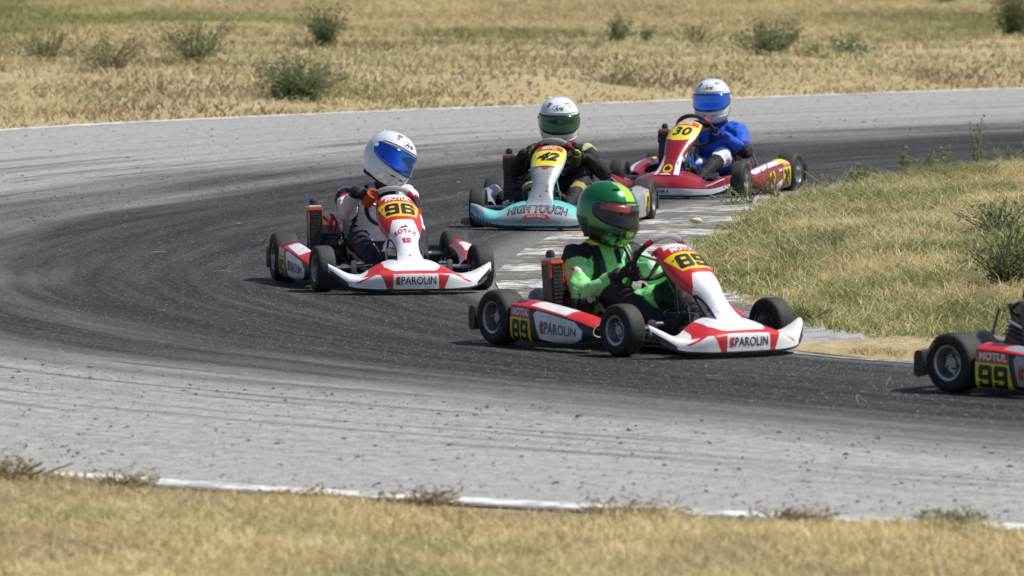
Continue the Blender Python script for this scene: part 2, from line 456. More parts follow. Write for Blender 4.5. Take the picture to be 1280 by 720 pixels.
# kerb: poured blocks between the asphalt and the grass of the infield
def resample(c, n):
    s = np.concatenate([[0], np.cumsum(np.hypot(*np.diff(c, axis=0).T))]); q = np.linspace(0, s[-1], n)
    return np.stack([np.interp(q, s, c[:, 0]), np.interp(q, s, c[:, 1])], 1)
KW = worn_paint('worn_white_paint', (.55, .54, .51), (.16, .155, .15), .485, 8)
KY = worn_paint('worn_yellow_concrete', (.38, .31, .17), (.12, .118, .112), .44, 7)
KG_ = worn_paint('bare_concrete', (.36, .35, .33), (.24, .22, .2), .55, 6)
KD = worn_paint('gravelly_dirt', (.34, .27, .18), (.24, .21, .17), .5, 20)
def build_kerb():
    root = tag(empty('kerb', (0, 0, 0)), kind='structure')
    a = cI; hits = []
    seg = a[(a[:, 1] > 31.0) & (a[:, 1] < 52)]
    seg = resample(seg, 31); g = cG
    far = []
    for k, p in enumerate(seg):
        # matching point on the grass edge, at the same depth; stripes lie across the kerb
        y = p[1] + .35
        i = np.argmin(np.abs(g[:, 1] - y)); far.append(np.array([g[i, 0] + .25, y]))
    S0_, S1_ = [k for k in range(len(seg)) if seg[k][1] < 32.55], [k for k in range(len(seg)) if seg[k][1] > 50.2]
    for m_ in (cI[:, 0] * 0 + (cI[:, 1] < 31.4) * (np.arange(len(cI)) < len(cI) / 2), (cI[:, 1] > 51.2) * 1.0):
        A_ = cI[m_ > 0]; V = np.zeros((len(A_), 6, 3))
        B_ = np.array([cG[np.argmin(np.hypot(*(cG - a_).T))] * 1.0 for a_ in A_]); B_ = B_ + (B_ - A_) * .5
        for j in range(6):
            t = j / 5; V[:, j, :2] = A_ * (1 - t) + B_ * t; V[:, j, 2] = .002 + t * .02
        tag(grid_mesh('dirt_verge', V.reshape(-1, 3), len(A_), 6, SOIL), kind='structure')
    for rng in (S0_, S1_):
        if len(rng) < 2: continue
        rr_ = rng + ([rng[-1] + 1] if rng is S0_ else []); rr_ = ([rng[0] - 1] if rng is S1_ else []) + rr_
        A_ = resample(np.array([seg[k] for k in rr_]), 60); B_ = resample(np.array([far[k] for k in rr_]), 60); V = np.zeros((60, 8, 3))
        for j in range(8):
            t = j / 7; V[:, j, :2] = A_ * (1 - t) + B_ * t; V[:, j, 2] = .003 + t * .03 + .02 * fbm(V[:, j, 0] * 5, V[:, j, 1] * 5, 95) * min(1, t * 4)
        tag(grid_mesh('dirt_verge', V.reshape(-1, 3), 60, 8, SOIL), kind='structure')
    for k in range(len(seg) - 1):
        if k in S0_ or k in S1_[:-1] or (S1_ and k == S1_[0] - 1): continue
        gap = .012
        p0, p1 = seg[k], seg[k + 1]; q0, q1 = far[k], far[k + 1]
        bm = bmesh.new(); n = 5; top = []; bot = []
        for j in range(n + 1):
            t = j / n; r0 = p0 * (1 - t) + q0 * t; r1 = p1 * (1 - t) + q1 * t
            dd = (r1 - r0); dl = np.hypot(*dd); r0 = r0 + dd / dl * gap; r1 = r1 - dd / dl * gap
            z = .002 + .022 * t + random.uniform(-.001, .001)
            top.append((bm.verts.new((*r0, z)), bm.verts.new((*r1, z)))); bot.append((bm.verts.new((*r0, -.06)), bm.verts.new((*r1, -.06))))
        for j in range(n):
            bm.faces.new((top[j][0], top[j][1], top[j + 1][1], top[j + 1][0]))
            bm.faces.new((top[j][0], top[j + 1][0], bot[j + 1][0], bot[j][0])); bm.faces.new((top[j][1], bot[j][1], bot[j + 1][1], top[j + 1][1]))
        bm.faces.new((top[0][0], bot[0][0], bot[0][1], top[0][1])); bm.faces.new((top[n][0], top[n][1], bot[n][1], bot[n][0]))
        m = KD if p0[1] < 32.7 or p0[1] > 50.2 else KG_ if (p0[1] < 34.0 or p0[1] > 48.0) else (KW if k % 2 == 0 else KY)
        bm_obj('kerb_block', bm, m, root, 30)

# ------------------------------------------------------------------ ground
def soil_mat(name, a, b, c):
    t = NT(name); geo = t.n('ShaderNodeNewGeometry').outputs['Position']
    n1 = t.noise(geo, .7, 6, .6); n2 = t.noise(geo, 9, 5, .7); n3 = t.noise(geo, 60, 3, .7)
    col = t.mix(t.ramp(n1, .4, .62), a, b); col = t.mix(t.math('MULTIPLY', t.ramp(n2, .45, .65), .7), col, c)
    col = t.mix(t.math('MULTIPLY', t.ramp(n3, .5, .7), .4), col, (.45, .38, .22))
    t.l(col, t.b.inputs['Base Color']); t.b.inputs['Roughness'].default_value = .95; t.b.inputs['Specular IOR Level'].default_value = .1
    t.bump(n2, .8, .05); return t.m
SOIL = soil_mat('dry_soil', (.46, .37, .215), (.37, .31, .165), (.30, .225, .14))
me = bpy.data.meshes.new('ground'); S_ = 3000
me.from_pydata([(-S_, -S_, -.12), (S_, -S_, -.12), (S_, S_, -.12), (-S_, S_, -.12)], [], [(0, 1, 2, 3)])
tag(link('ground', me, SOIL), kind='structure')

def build_field():
    c0 = np.array([14., 42.]); ks = np.concatenate([np.linspace(0, .12, 14), np.linspace(.14, .6, 46), np.linspace(.66, 3, 24)])
    base = catmull(OUTER, 20); rows = len(base); V = np.zeros((rows, len(ks), 3))
    dirs = (base - c0)
    for j, k in enumerate(ks): V[:, j, :2] = base + dirs * k
    # near side: push the outward direction towards the camera
    P = V.reshape(-1, 3); d = edge_dist(P[:, 0], P[:, 1], cO)
    P[:, 2] = field_h(P[:, 0], P[:, 1], d)
    o = grid_mesh('field', P, rows, len(ks), SOIL); tag(o, kind='structure')
build_field(); build_kerb()
def build_infield():
    rows = len(cG); ks = np.concatenate([np.linspace(0, .1, 10), np.linspace(.12, 1, 40)]); c0 = np.array([24., 44.])
    V = np.zeros((rows, len(ks), 3))
    for j, k in enumerate(ks): V[:, j, :2] = cG * (1 - k) + c0 * k
    P = V.reshape(-1, 3); d = edge_dist(P[:, 0], P[:, 1], cG); P[:, 2] = infield_h(P[:, 0], P[:, 1], d)
    tag(grid_mesh('infield', P, rows, len(ks), SOIL), kind='structure')
build_infield()

def blades_mesh(name, x, y, z, h, w, col, lean=.5, label=None, cat=None):
    """one joined sheet of blades: each a bent two-piece strip"""
    n = len(x); a = RNG.uniform(0, 2 * PI, n); face = RNG.uniform(-.9, .9, n)      # leaning any way, broad side roughly across the view
    lx = np.cos(a) * h * lean * RNG.uniform(.1, 1, n); ly = np.sin(a) * h * lean * RNG.uniform(.1, 1, n)
    wx, wy = np.cos(face) * w, np.sin(face) * w
    V = np.zeros((n, 5, 3))
    V[:, 0] = np.stack([x - wx, y - wy, z - .01], 1); V[:, 1] = np.stack([x + wx, y + wy, z - .01], 1)
    V[:, 2] = np.stack([x + wx * .7 + lx * .35, y + wy * .7 + ly * .35, z + h * .55], 1)
    V[:, 3] = np.stack([x - wx * .7 + lx * .35, y - wy * .7 + ly * .35, z + h * .55], 1)
    V[:, 4] = np.stack([x + lx, y + ly, z + h * RNG.uniform(.75, 1, n)], 1)
    b = np.arange(n)[:, None] * 5
    loops = np.concatenate([b + np.array([0, 1, 2, 3]), b + np.array([3, 2, 4])], 1).ravel()
    starts = (np.arange(n)[:, None] * 7 + np.array([0, 4])).ravel()
    me = bpy.data.meshes.new(name); me.vertices.add(n * 5); me.vertices.foreach_set('co', V.astype(np.float32).ravel())
    me.loops.add(len(loops)); me.loops.foreach_set('vertex_index', loops.astype(np.int32))
    me.polygons.add(len(starts)); me.polygons.foreach_set('loop_start', starts.astype(np.int32))
    me.update(calc_edges=True)
    at = me.color_attributes.new('Col', 'FLOAT_COLOR', 'POINT')
    C = np.ones((n, 5, 4)); C[:, :, :3] = col[:, None, :]; at.data.foreach_set('color', C.astype(np.float32).ravel())
    o = link(name, me, BLADES); tag(o, label, cat, None, 'stuff'); return o
STRAW = np.array([.66, .56, .31]); PALE = np.array([.80, .69, .44]); GREEN = np.array([.22, .27, .085]); BROWN = np.array([.34, .25, .155]); OLIVE = np.array([.43, .42, .19])
def mixc(a, b, t): return a[None] * (1 - t[:, None]) + b[None] * t[:, None] if a.ndim == 1 else a * (1 - t[:, None]) + b[None] * t[:, None]

def grass_back():
    n = 420000
    y = 58 + (RNG.random(n) ** .9) * 58; x = RNG.uniform(-1, 1, n) * (y * .0765 + 4.5)
    ok = ~inside(x, y, POLY_TRACK_OUT + [(60, 84), (60, 14)]); x, y = x[ok], y[ok]
    d = edge_dist(x, y, cO); ok = d > .05; x, y, d = x[ok], y[ok], d[ok]
    patchy = fbm(x * .35, y * .22, 41); dens = fbm(x * .8, y * .35, 44)
    near = sstep(d, 14, 4)
    keep = RNG.random(len(x)) < np.clip(.36 + 1.6 * (dens - .38) + .22 * (1 - near), .10, 1); x, y, d, patchy = x[keep], y[keep], d[keep], patchy[keep]
    near = sstep(d, 14, 4)
    z = field_h(x, y, d); n = len(x)
    h = (.030 + .060 * RNG.random(n)) * (.6 + .8 * patchy) * (.55 + .45 * sstep(d, .0, 1.5)) * (1 + .35 * (1 - near)); w = .0045 + .006 * RNG.random(n) + y * 2.5e-5
    g = np.clip(sstep(fbm(x * .28, y * .14, 47), .44, .66) * 1.0 * (.75 + .25 * (1 - near)) + RNG.normal(0, .14, n), 0, 1)
    c = mixc(STRAW, OLIVE, g); c = mixc(c, GREEN, np.clip((g - .55) * 1.6 + RNG.normal(0, .15, n), 0, 1))
    br = sstep(fbm(x * .7, y * .6, 52), .42, .58) * (.35 + .65 * near) * RNG.random(n) ** .6; c = mixc(c, BROWN, np.clip(br * 1.15, 0, 1))
    wave = np.sin(y * 2.1 + 4.4 * fbm(x * .22, y * .1, 3) + x * .10); c = mixc(c, BROWN, np.clip(sstep(-wave + fbm(x * .8, y, 57), .3, 1.0) * near * RNG.random(n) * .9, 0, 1)); pl = sstep(wave + fbm(x * .5, y * .8, 55) - .5, .3, .8) * (.1 + .9 * near) * RNG.random(n); c = mixc(c, PALE, pl * .9)
    c *= (RNG.uniform(.6, 1.2, n) * (.78 + .44 * fbm(x * 1.5, y * 1.2, 58)))[:, None]
    blades_mesh('grass', x, y, z, h, w, c, 2.4, 'dry yellow and olive grass covering the field behind the track', 'grass')
def grass_infield():
    n = 620000
    y = RNG.uniform(29.5, 56, n); x = RNG.uniform(.7, 7.4, n)
    ok = (x < y * .0765 + 2.6) & inside(x, y, POLY_INFIELD); x, y = x[ok], y[ok]
    d = edge_dist(x, y, cG); n = len(x); z = infield_h(x, y, d)
    p = fbm(x * 2.2, y * .8, 61)
    keep = RNG.random(n) < np.clip(.45 + .9 * (fbm(x * 2, y * 1.0, 64) - .3), .2, 1) * sstep(d + 1.0 * fbm(x * 2.6, y * 1.6, 92), .42, .80); x, y, d, p, z = x[keep], y[keep], d[keep], p[keep], z[keep]; n = len(x)
    h = (.03 + .07 * RNG.random(n) ** 1.6) * (.6 + .7 * p) * (.45 + .55 * sstep(d, 0, .7)) * (1 + 1.3 * sstep(y, 45.5, 48) * fbm(x * 3, y, 71) * sstep(d, 2.2, .8)); w = .0022 + .003 * RNG.random(n)
    g = np.clip(sstep(p, .30, .60) * .85 + .18 + .45 * sstep(d, .7, .15) * (y < 46) + RNG.normal(0, .22, n), 0, 1)
    c = mixc(STRAW, OLIVE, g); c = mixc(c, GREEN, np.clip((g - .5) * 1.7, 0, 1))
    c = mixc(c, PALE, (RNG.random(n) < .14) * RNG.random(n)); c = mixc(c, BROWN, (RNG.random(n) < .16 * sstep(fbm(x, y * .6, 67), .4, .6)) * RNG.random(n))
    c *= (RNG.uniform(.6, 1.2, n) * (.62 + .72 * fbm(x * 3.4, y * 1.8, 69)))[:, None]
    blades_mesh('grass', x, y, z, h, w, c, 2.6, 'tufted green and straw grass on the island inside the bend', 'grass')
    # long pale fallen stalks lying over the tufts
    k = 5200; i = RNG.integers(0, n, k)
    blades_mesh('straw', x[i], y[i], z[i] + .05, np.full(k, .02) + RNG.random(k) * .05, np.full(k, .0020), np.tile(PALE, (k, 1)) * RNG.uniform(.7, 1.05, k)[:, None], 6.0, 'loose pale straw stalks lying over the infield grass', 'straw')
def grass_front():
    n = 300000
    y = RNG.uniform(18.5, 27.6, n); x = RNG.uniform(-1, 1, n) * (y * .0765 + .8)
    ok = ~inside(x, y, POLY_TRACK_OUT + [(60, 84), (60, 14)]); x, y = x[ok], y[ok]
    d = edge_dist(x, y, cO); ok = (d > .09) & (RNG.random(len(x)) < .15 + .85 * sstep(d + .35 * fbm(x * 2.5, y * .5, 90) - .12, 0, .25)); x, y, d = x[ok], y[ok], d[ok]; n = len(x)
    z = field_h(x, y, d); p = fbm(x * 1.2, y * .7, 71); edge = sstep(d, .55, .05) * np.maximum(.25 + .75 * sstep(fbm(x * 1.3, y * .2, 88), .3, .5), sstep(-x, 1.45, 1.65))
    big = np.maximum(sstep(fbm(x * 1.9, y * .2, 74), .50, .66), sstep(-x, 1.45, 1.65))
    h = (.022 + .045 * RNG.random(n)) * (.6 + .8 * p) * (1 - .62 * edge) * (1 + 1.7 * edge * big); w = .003 + .003 * RNG.random(n)
    keep = RNG.random(n) < .15 + .9 * p
    g = np.clip(sstep(fbm(x * .9, y * .6, 77), .54, .70) * .7 * sstep(d, .5, 1.2) + RNG.normal(0, .16, n), 0, 1)
    c = mixc(STRAW, OLIVE, g); c = mixc(c, GREEN, np.clip((g - .6) * 1.3, 0, 1))
    c = mixc(c, BROWN, np.clip(edge * RNG.random(n) * 1.1 + .45 * sstep(fbm(x * 1.2, y * 1.2, 80), .42, .6) * RNG.random(n), 0, 1)); c = mixc(c, PALE, (RNG.random(n) < .4) * RNG.random(n))
    c *= (RNG.uniform(.8, 1.25, n) * (.75 + .5 * fbm(x * 2.5, y * 1.5, 83)))[:, None]
    k = keep
    blades_mesh('grass', x[k], y[k], z[k], h[k], w[k], c[k], 1.8, 'blurred straw coloured grass verge nearest the camera', 'grass')
def grass_verge():
    n = 30000; y = RNG.uniform(30.4, 33.6, n); x = RNG.uniform(1.2, 4.6, n)
    ok = inside(x, y, [tuple(p) for p in cI]) & ~inside(x, y, POLY_INFIELD); x, y = x[ok], y[ok]; d = edge_dist(x, y, cI)
    ok = (d > .06) & (fbm(x * 4, y * 3, 97) > .47) & (y < 33.0); x, y = x[ok], y[ok]; n = len(x)
    c = mixc(STRAW, BROWN, RNG.random(n)); blades_mesh('grass', x, y, np.full(n, .015), .012 + .03 * RNG.random(n), np.full(n, .003), c, 2.5, 'sparse trampled straw on the dirt strip beside the kerb', 'grass')
grass_back(); grass_infield(); grass_front(); grass_verge()

# ------------------------------------------------------------------ crumbs of rubber and bits of straw on the asphalt
def scatter_bits():
    def bits(name, pts, size, flat, mat, label, cat):
        n = len(pts); base = np.array([(1, 0, 0), (0, 1, 0), (-1, 0, 0), (0, -1, 0), (0, 0, 1)], float)
        a = RNG.uniform(0, 2 * PI, n); s = size[:, None] * RNG.uniform(.5, 1.3, (n, 5))
        V = np.zeros((n, 5, 3)); ca, sa = np.cos(a)[:, None], np.sin(a)[:, None]
        st = RNG.uniform(.6, 1.9, n)[:, None]
        bx = base[None, :, 0] * s * st; by = base[None, :, 1] * s
        V[:, :, 0] = pts[:, 0:1] + bx * ca - by * sa; V[:, :, 1] = pts[:, 1:2] + bx * sa + by * ca; V[:, :, 2] = .001 + base[None, :, 2] * s * flat
        F = (np.arange(n)[:, None, None] * 5 + np.array([(0, 1, 4), (1, 2, 4), (2, 3, 4), (3, 0, 4)])[None]).reshape(-1, 3)
        me = bpy.data.meshes.new(name); me.from_pydata(V.reshape(-1, 3).tolist(), [], F.tolist())
        o = link(name, me, mat); tag(o, label, cat, None, 'stuff')
    def where(n, t0, t1, pw=1.0, r0=0, r1=1):
        i = RNG.integers(int(len(cO) * r0), int(len(cO) * r1) - 1, n); t = t0 + (t1 - t0) * RNG.random(n) ** pw; f = RNG.random(n)[:, None]
        a = cI[i] * (1 - f) + cI[i + 1] * f; b = cR[i] * (1 - f) + cR[i + 1] * f; c = cO[i] * (1 - f) + cO[i + 1] * f
        t = t[:, None]; return np.where(t < .5, a * (1 - 2 * t) + b * 2 * t, b * (2 - 2 * t) + c * (2 * t - 1))
    p = np.concatenate([where(2600, .5, .97, 1.0, .12, .5), where(6500, .42, .97, 1.5, .5, .95)])
    bits('rubber_crumbs', p, RNG.uniform(.0025, .007, len(p)) * np.where(RNG.random(len(p)) < .14, 2.1, 1), .5, paint('crumb_rubber', (.02, .02, .021), .8, dirt=0), 'black crumbs of tyre rubber scattered on the pale outer asphalt', 'rubber crumbs')
    p = where(15000, 0.0, .58, 1.0, .08, .9)
    bits('stone_chips', p, RNG.uniform(.0015, .0045, len(p)), .7, paint('chip_stone', (.26, .255, .25), .9, dirt=0), 'pale stone chips and dust scattered on the dark racing line', 'stone chips')
    bm = bmesh.new(); p = where(26, .04, .62, 1.0, .1, .75)
    for q in p:
        L = random.uniform(.05, .26); a = random.uniform(0, 2 * PI); c = random.uniform(-2.2, 2.2); pts = []; hz = random.choice((0, .01, .02, .05)) * random.random(); x, y = q
        if random.random() < .6: L *= .45
        for k in range(6):
            pts.append((x, y, .004 + hz * math.sin(k / 5 * PI))); x += math.cos(a) * L / 5; y += math.sin(a) * L / 5; a += c / 5
        add_tube(bm, pts, .0011, 4)
    o = bm_obj('straw', bm, paint('straw_stalk', (.5, .45, .34), .8, dirt=0), None); tag(o, 'thin curled straw stalks lying on the dark asphalt', 'straw', None, 'stuff')
scatter_bits()

# ------------------------------------------------------------------ karts
WB, FT, RT = .974, .445, .492
def wheel_part(parent, c, w, R, rim_r, side, steer=0.0, yellow=False):
    root = empty('wheel', c, (0, random.uniform(0, 6), steer), parent)
    bm = bmesh.new(); h = w / 2
    prof = [(rim_r, -h * .86), (rim_r + .012, -h * .98), (R * .80, -h * 1.04), (R * .91, -h * .98), (R * .975, -h * .80), (R * .995, -h * .5), (R, 0)]
    prof = prof + [(r, -y) for r, y in reversed(prof[:-1])]
    prof += [(rim_r - .006, h * .7), (rim_r - .006, -h * .7)]
    add_lathe(bm, prof, 40, closed=True)
    bm_obj('tyre', bm, TYRE, root, 50)
    bm = bmesh.new()
    add_lathe(bm, [(rim_r + .004, side * h * .98), (rim_r + .004, side * h * .90), (rim_r - .008, side * h * .86), (rim_r - .016, side * h * .3), (rim_r - .020, side * h * .05), (.036, side * (-h * .05)), (.034, side * h * .25), (.026, side * h * .32), (.024, side * h * .5), (.0005, side * h * .5)], 32)
    add_lathe(bm, [(rim_r + .004, -side * h * .98), (rim_r + .002, -side * h * .88), (rim_r - .014, -side * h * .5), (rim_r - .020, side * h * .05)], 32)
    for k in range(3):
        a = 2 * PI * k / 3 + .3
        add_tube(bm, [(.032 * math.cos(a), side * h * .2, .032 * math.sin(a)), (.032 * math.cos(a), side * h * .62, .032 * math.sin(a))], .006, 6)
    bm_obj('rim', bm, ALU, root, 30)
    for k in range(3):
        bm = bmesh.new(); a = 2 * PI * k / 3 + 1.2; add_box(bm, (.052 * math.cos(a), side * h * .05, .052 * math.sin(a)), (.016, .012, .012)); bm_obj('wheel_nut', bm, STEEL, root, None)
    if yellow:
        def SW(p, q): return (q * math.cos(p), side * (h * 1.045 - abs(q - R * .82) * .25), q * math.sin(p))
        decal('tyre_marking', ('MG', 0, .01, 1), SW, (1.0, R * .70), (-.5 * side, 0), (0, R * .16), LEM, root, sign=1, off=.0, cuts=5)
    return root

# cross sections of the front fairing at lateral stations: x forward, z
YS = [0, .09, .15, .21, .27, .34, .40, .455]
FAIR = {'angular': [
    [(.39, .035), (.388, .112), (.345, .140), (.24, .180), (.13, .188)],
    [(.388, .035), (.386, .112), (.343, .138), (.24, .176), (.13, .183)],
    [(.383, .035), (.38, .110), (.338, .132), (.24, .158), (.135, .166)],
    [(.372, .035), (.368, .104), (.330, .120), (.25, .132), (.15, .138)],
    [(.350, .038), (.346, .086), (.315, .098), (.25, .104), (.17, .106)],
    [(.315, .045), (.308, .076), (.285, .096), (.24, .108), (.18, .112)],
    [(.270, .072), (.262, .100), (.245, .126), (.215, .138), (.18, .138)],
    [(.210, .120), (.206, .140), (.198, .158), (.185, .166), (.168, .166)]],
 'round': [
    [(.39, .030), (.383, .085), (.352, .125), (.25, .172), (.13, .190)],
    [(.388, .030), (.381, .085), (.349, .124), (.25, .169), (.13, .186)],
    [(.383, .030), (.375, .083), (.342, .118), (.25, .158), (.135, .172)],
    [(.372, .030), (.362, .078), (.330, .106), (.25, .138), (.15, .150)],
    [(.352, .032), (.342, .074), (.312, .096), (.25, .112), (.17, .118)],
    [(.322, .036), (.310, .078), (.285, .108), (.24, .124), (.18, .128)],
    [(.280, .052), (.268, .096), (.245, .138), (.215, .154), (.18, .150)],
    [(.220, .080), (.212, .120), (.200, .152), (.186, .164), (.168, .160)]]}
def fairing_surf(kind):
    T = FAIR[kind]; WK = [0, .3, .5, .78, 1.0]
    def S(a, w):
        y = abs(a); c = []
        for k in range(5):
            c.append((tab(YS, [T[i][k][0] for i in range(8)], y), tab(YS, [T[i][k][1] for i in range(8)], y)))
        return (WB + .04 + tab(WK, [p[0] for p in c], w) , a, tab(WK, [p[1] for p in c], w))
    return S
PK = [0, .12, .30, .46, .58, .70, .86, 1.0]
PANEL = {'angular': dict(x=[.335, .285, .215, .15, .085, .01, -.11, -.23], z=[.160, .184, .245, .305, .360, .418, .492, .540],
                         w=[.102, .088, .070, .076, .108, .130, .128, .104], sag=[.012, .02, .04, .055, .075, .085, .08, .06]),
         'round': dict(x=[.33, .28, .21, .15, .085, .01, -.10, -.22], z=[.162, .190, .252, .312, .368, .425, .492, .538],
                       w=[.108, .095, .080, .080, .098, .116, .120, .098], sag=[.012, .02, .03, .04, .05, .055, .06, .05])}
def panel_surf(kind):
    T = PANEL[kind]
    def S(b, s):
        x, z, w, sg = (tab(PK, T[k], s) for k in ('x', 'z', 'w', 'sag'))
        x2, z2 = tab(PK, T['x'], min(1, s + .02)), tab(PK, T['z'], min(1, s + .02)); x1, z1 = tab(PK, T['x'], max(0, s - .02)), tab(PK, T['z'], max(0, s - .02))
        tx, tz = x2 - x1, z2 - z1; L = math.hypot(tx, tz); nx, nz = tz / L, -tx / L      # outward: forward and up
        e = 0
        if s > .93: e = ((s - .93) / .07) ** 2 * .03
        dr = sg * (abs(b) ** 2.6) + e
        bb = min(1, abs(b) / .86); y = w * (bb - .08 * bb * bb) * (1 if b > 0 else -1)
        return (WB + x - nx * dr, y, z - nz * dr)
    return S
def pod_surf(side):
    XK = [.16, .30, .50, .68, .78]
    yo = [.548, .545, .53, .505, .478]; zt = [.212, .208, .188, .160, .135]; zb = [.032, .030, .032, .045, .075]
    WK = [0, .12, .56, .70, .86, 1]
    def S(x, w):
        Y, T, B = tab(XK, yo, x), tab(XK, zt, x), tab(XK, zb, x)
        ys = [Y - .05, Y - .004, Y, Y - .022, Y - .085, Y - .12]; zs = [B, B + .012, T - .014, T + .004, T + .022, T - .02]
        return (x, side * tab(WK, ys, w), tab(WK, zs, w))
    return S
SHIELD = [(.5, 0), (.72, .10), (.9, .30), (.98, .55), (.92, .8), (.75, .93), (.5, 1), (.25, .93), (.08, .8), (.02, .55), (.1, .30), (.28, .10)]
HORSE = [(.46, .14), (.52, .30), (.50, .40), (.62, .34), (.66, .22), (.70, .24), (.68, .38), (.60, .46), (.62, .56), (.76, .60), (.82, .54), (.84, .58), (.76, .68), (.63, .68), (.62, .82), (.54, .90), (.44, .84), (.38, .76), (.44, .74), (.50, .76), (.48, .68), (.36, .66), (.26, .72), (.24, .66), (.36, .58), (.44, .58), (.42, .48), (.30, .44), (.22, .50), (.16, .44), (.30, .36), (.40, .38), (.44, .30), (.38, .16)]

def logo_maker(S, parent, o0, ax, ay, sign):
    """the maker's name: a red bracketed C then squarish capitals"""
    f = .13
    C = [(0, 0), (1, 0), (1, .2), (.3, .2), (.3, .42), (.8, .42), (.8, .58), (.3, .58), (.3, .8), (1, .8), (1, 1), (0.15, 1), (0, .8)]
    decal('emblem', C, S, o0, (ax[0] * f * .8, ax[1] * f * .8), ay, RED, parent, sign, cuts=2)
    decal('lettering', ('PAROLIN', 0.0, .012, 1.05), S, (o0[0] + ax[0] * f, o0[1] + ax[1] * f), (ax[0] * (1 - f), ax[1] * (1 - f)), ay, GREYINK, parent, sign, cuts=7)

def block_number(num, S, o0, ax, ay, parent, sign, shear):
    """heavy squared racing digits, one mesh per digit"""
    t, b = .30, .21
    L = [(0, .1), (.1, 0), (t, 0), (t, 1), (.1, 1), (0, .9)]; R = [(1 - x, y) for x, y in L]
    bar = lambda y0, y1: [(t, y0), (1 - t, y0), (1 - t, y1), (t, y1)]
    T_, M_, B_ = bar(1 - b, 1), bar(.5 - b / 2, .5 + b / 2), bar(0, b)
    Lu = [(0, .48), (.1, .5 - b / 2), (t, .5 - b / 2), (t, 1), (.1, 1), (0, .9)]; Ll = [(0, .1), (.1, 0), (t, 0), (t, .30), (0, .30)]
    G_ = {'8': [L, R, T_, M_, B_], '9': [Lu, Ll, R, T_, M_, B_], '6': [[(1 - x, 1 - y) for x, y in Lu], [(1 - x, 1 - y) for x, y in Ll], L, T_, M_, B_]}
    n = len(num); gap = .07
    for i, ch in enumerate(num):
        w = (1 - gap * (n - 1)) / n; x0 = i * (w + gap); bm = bmesh.new()
        for poly in G_[ch]: bm.faces.new([bm.verts.new((x0 + x * w + shear * (y - .5) * w, y, 0)) for x, y in poly])
        for k in range(1, 6):
            for co, no in (((k / 6, 0, 0), (1, 0, 0)), ((0, k / 6, 0), (0, 1, 0))):
                bmesh.ops.bisect_plane(bm, geom=bm.verts[:] + bm.edges[:] + bm.faces[:], plane_co=co, plane_no=no, dist=1e-5)
        for v in bm.verts:
            p = o0[0] + v.co.x * ax[0] + v.co.y * ay[0]; q = o0[1] + v.co.x * ax[1] + v.co.y * ay[1]
            v.co = Vector(S(p, q)) + surf_normal(S, p, q, sign=sign) * .0018
        me = bpy.data.meshes.new('digit'); bm.to_mesh(me); bm.free(); link('digit', me, INK, parent)

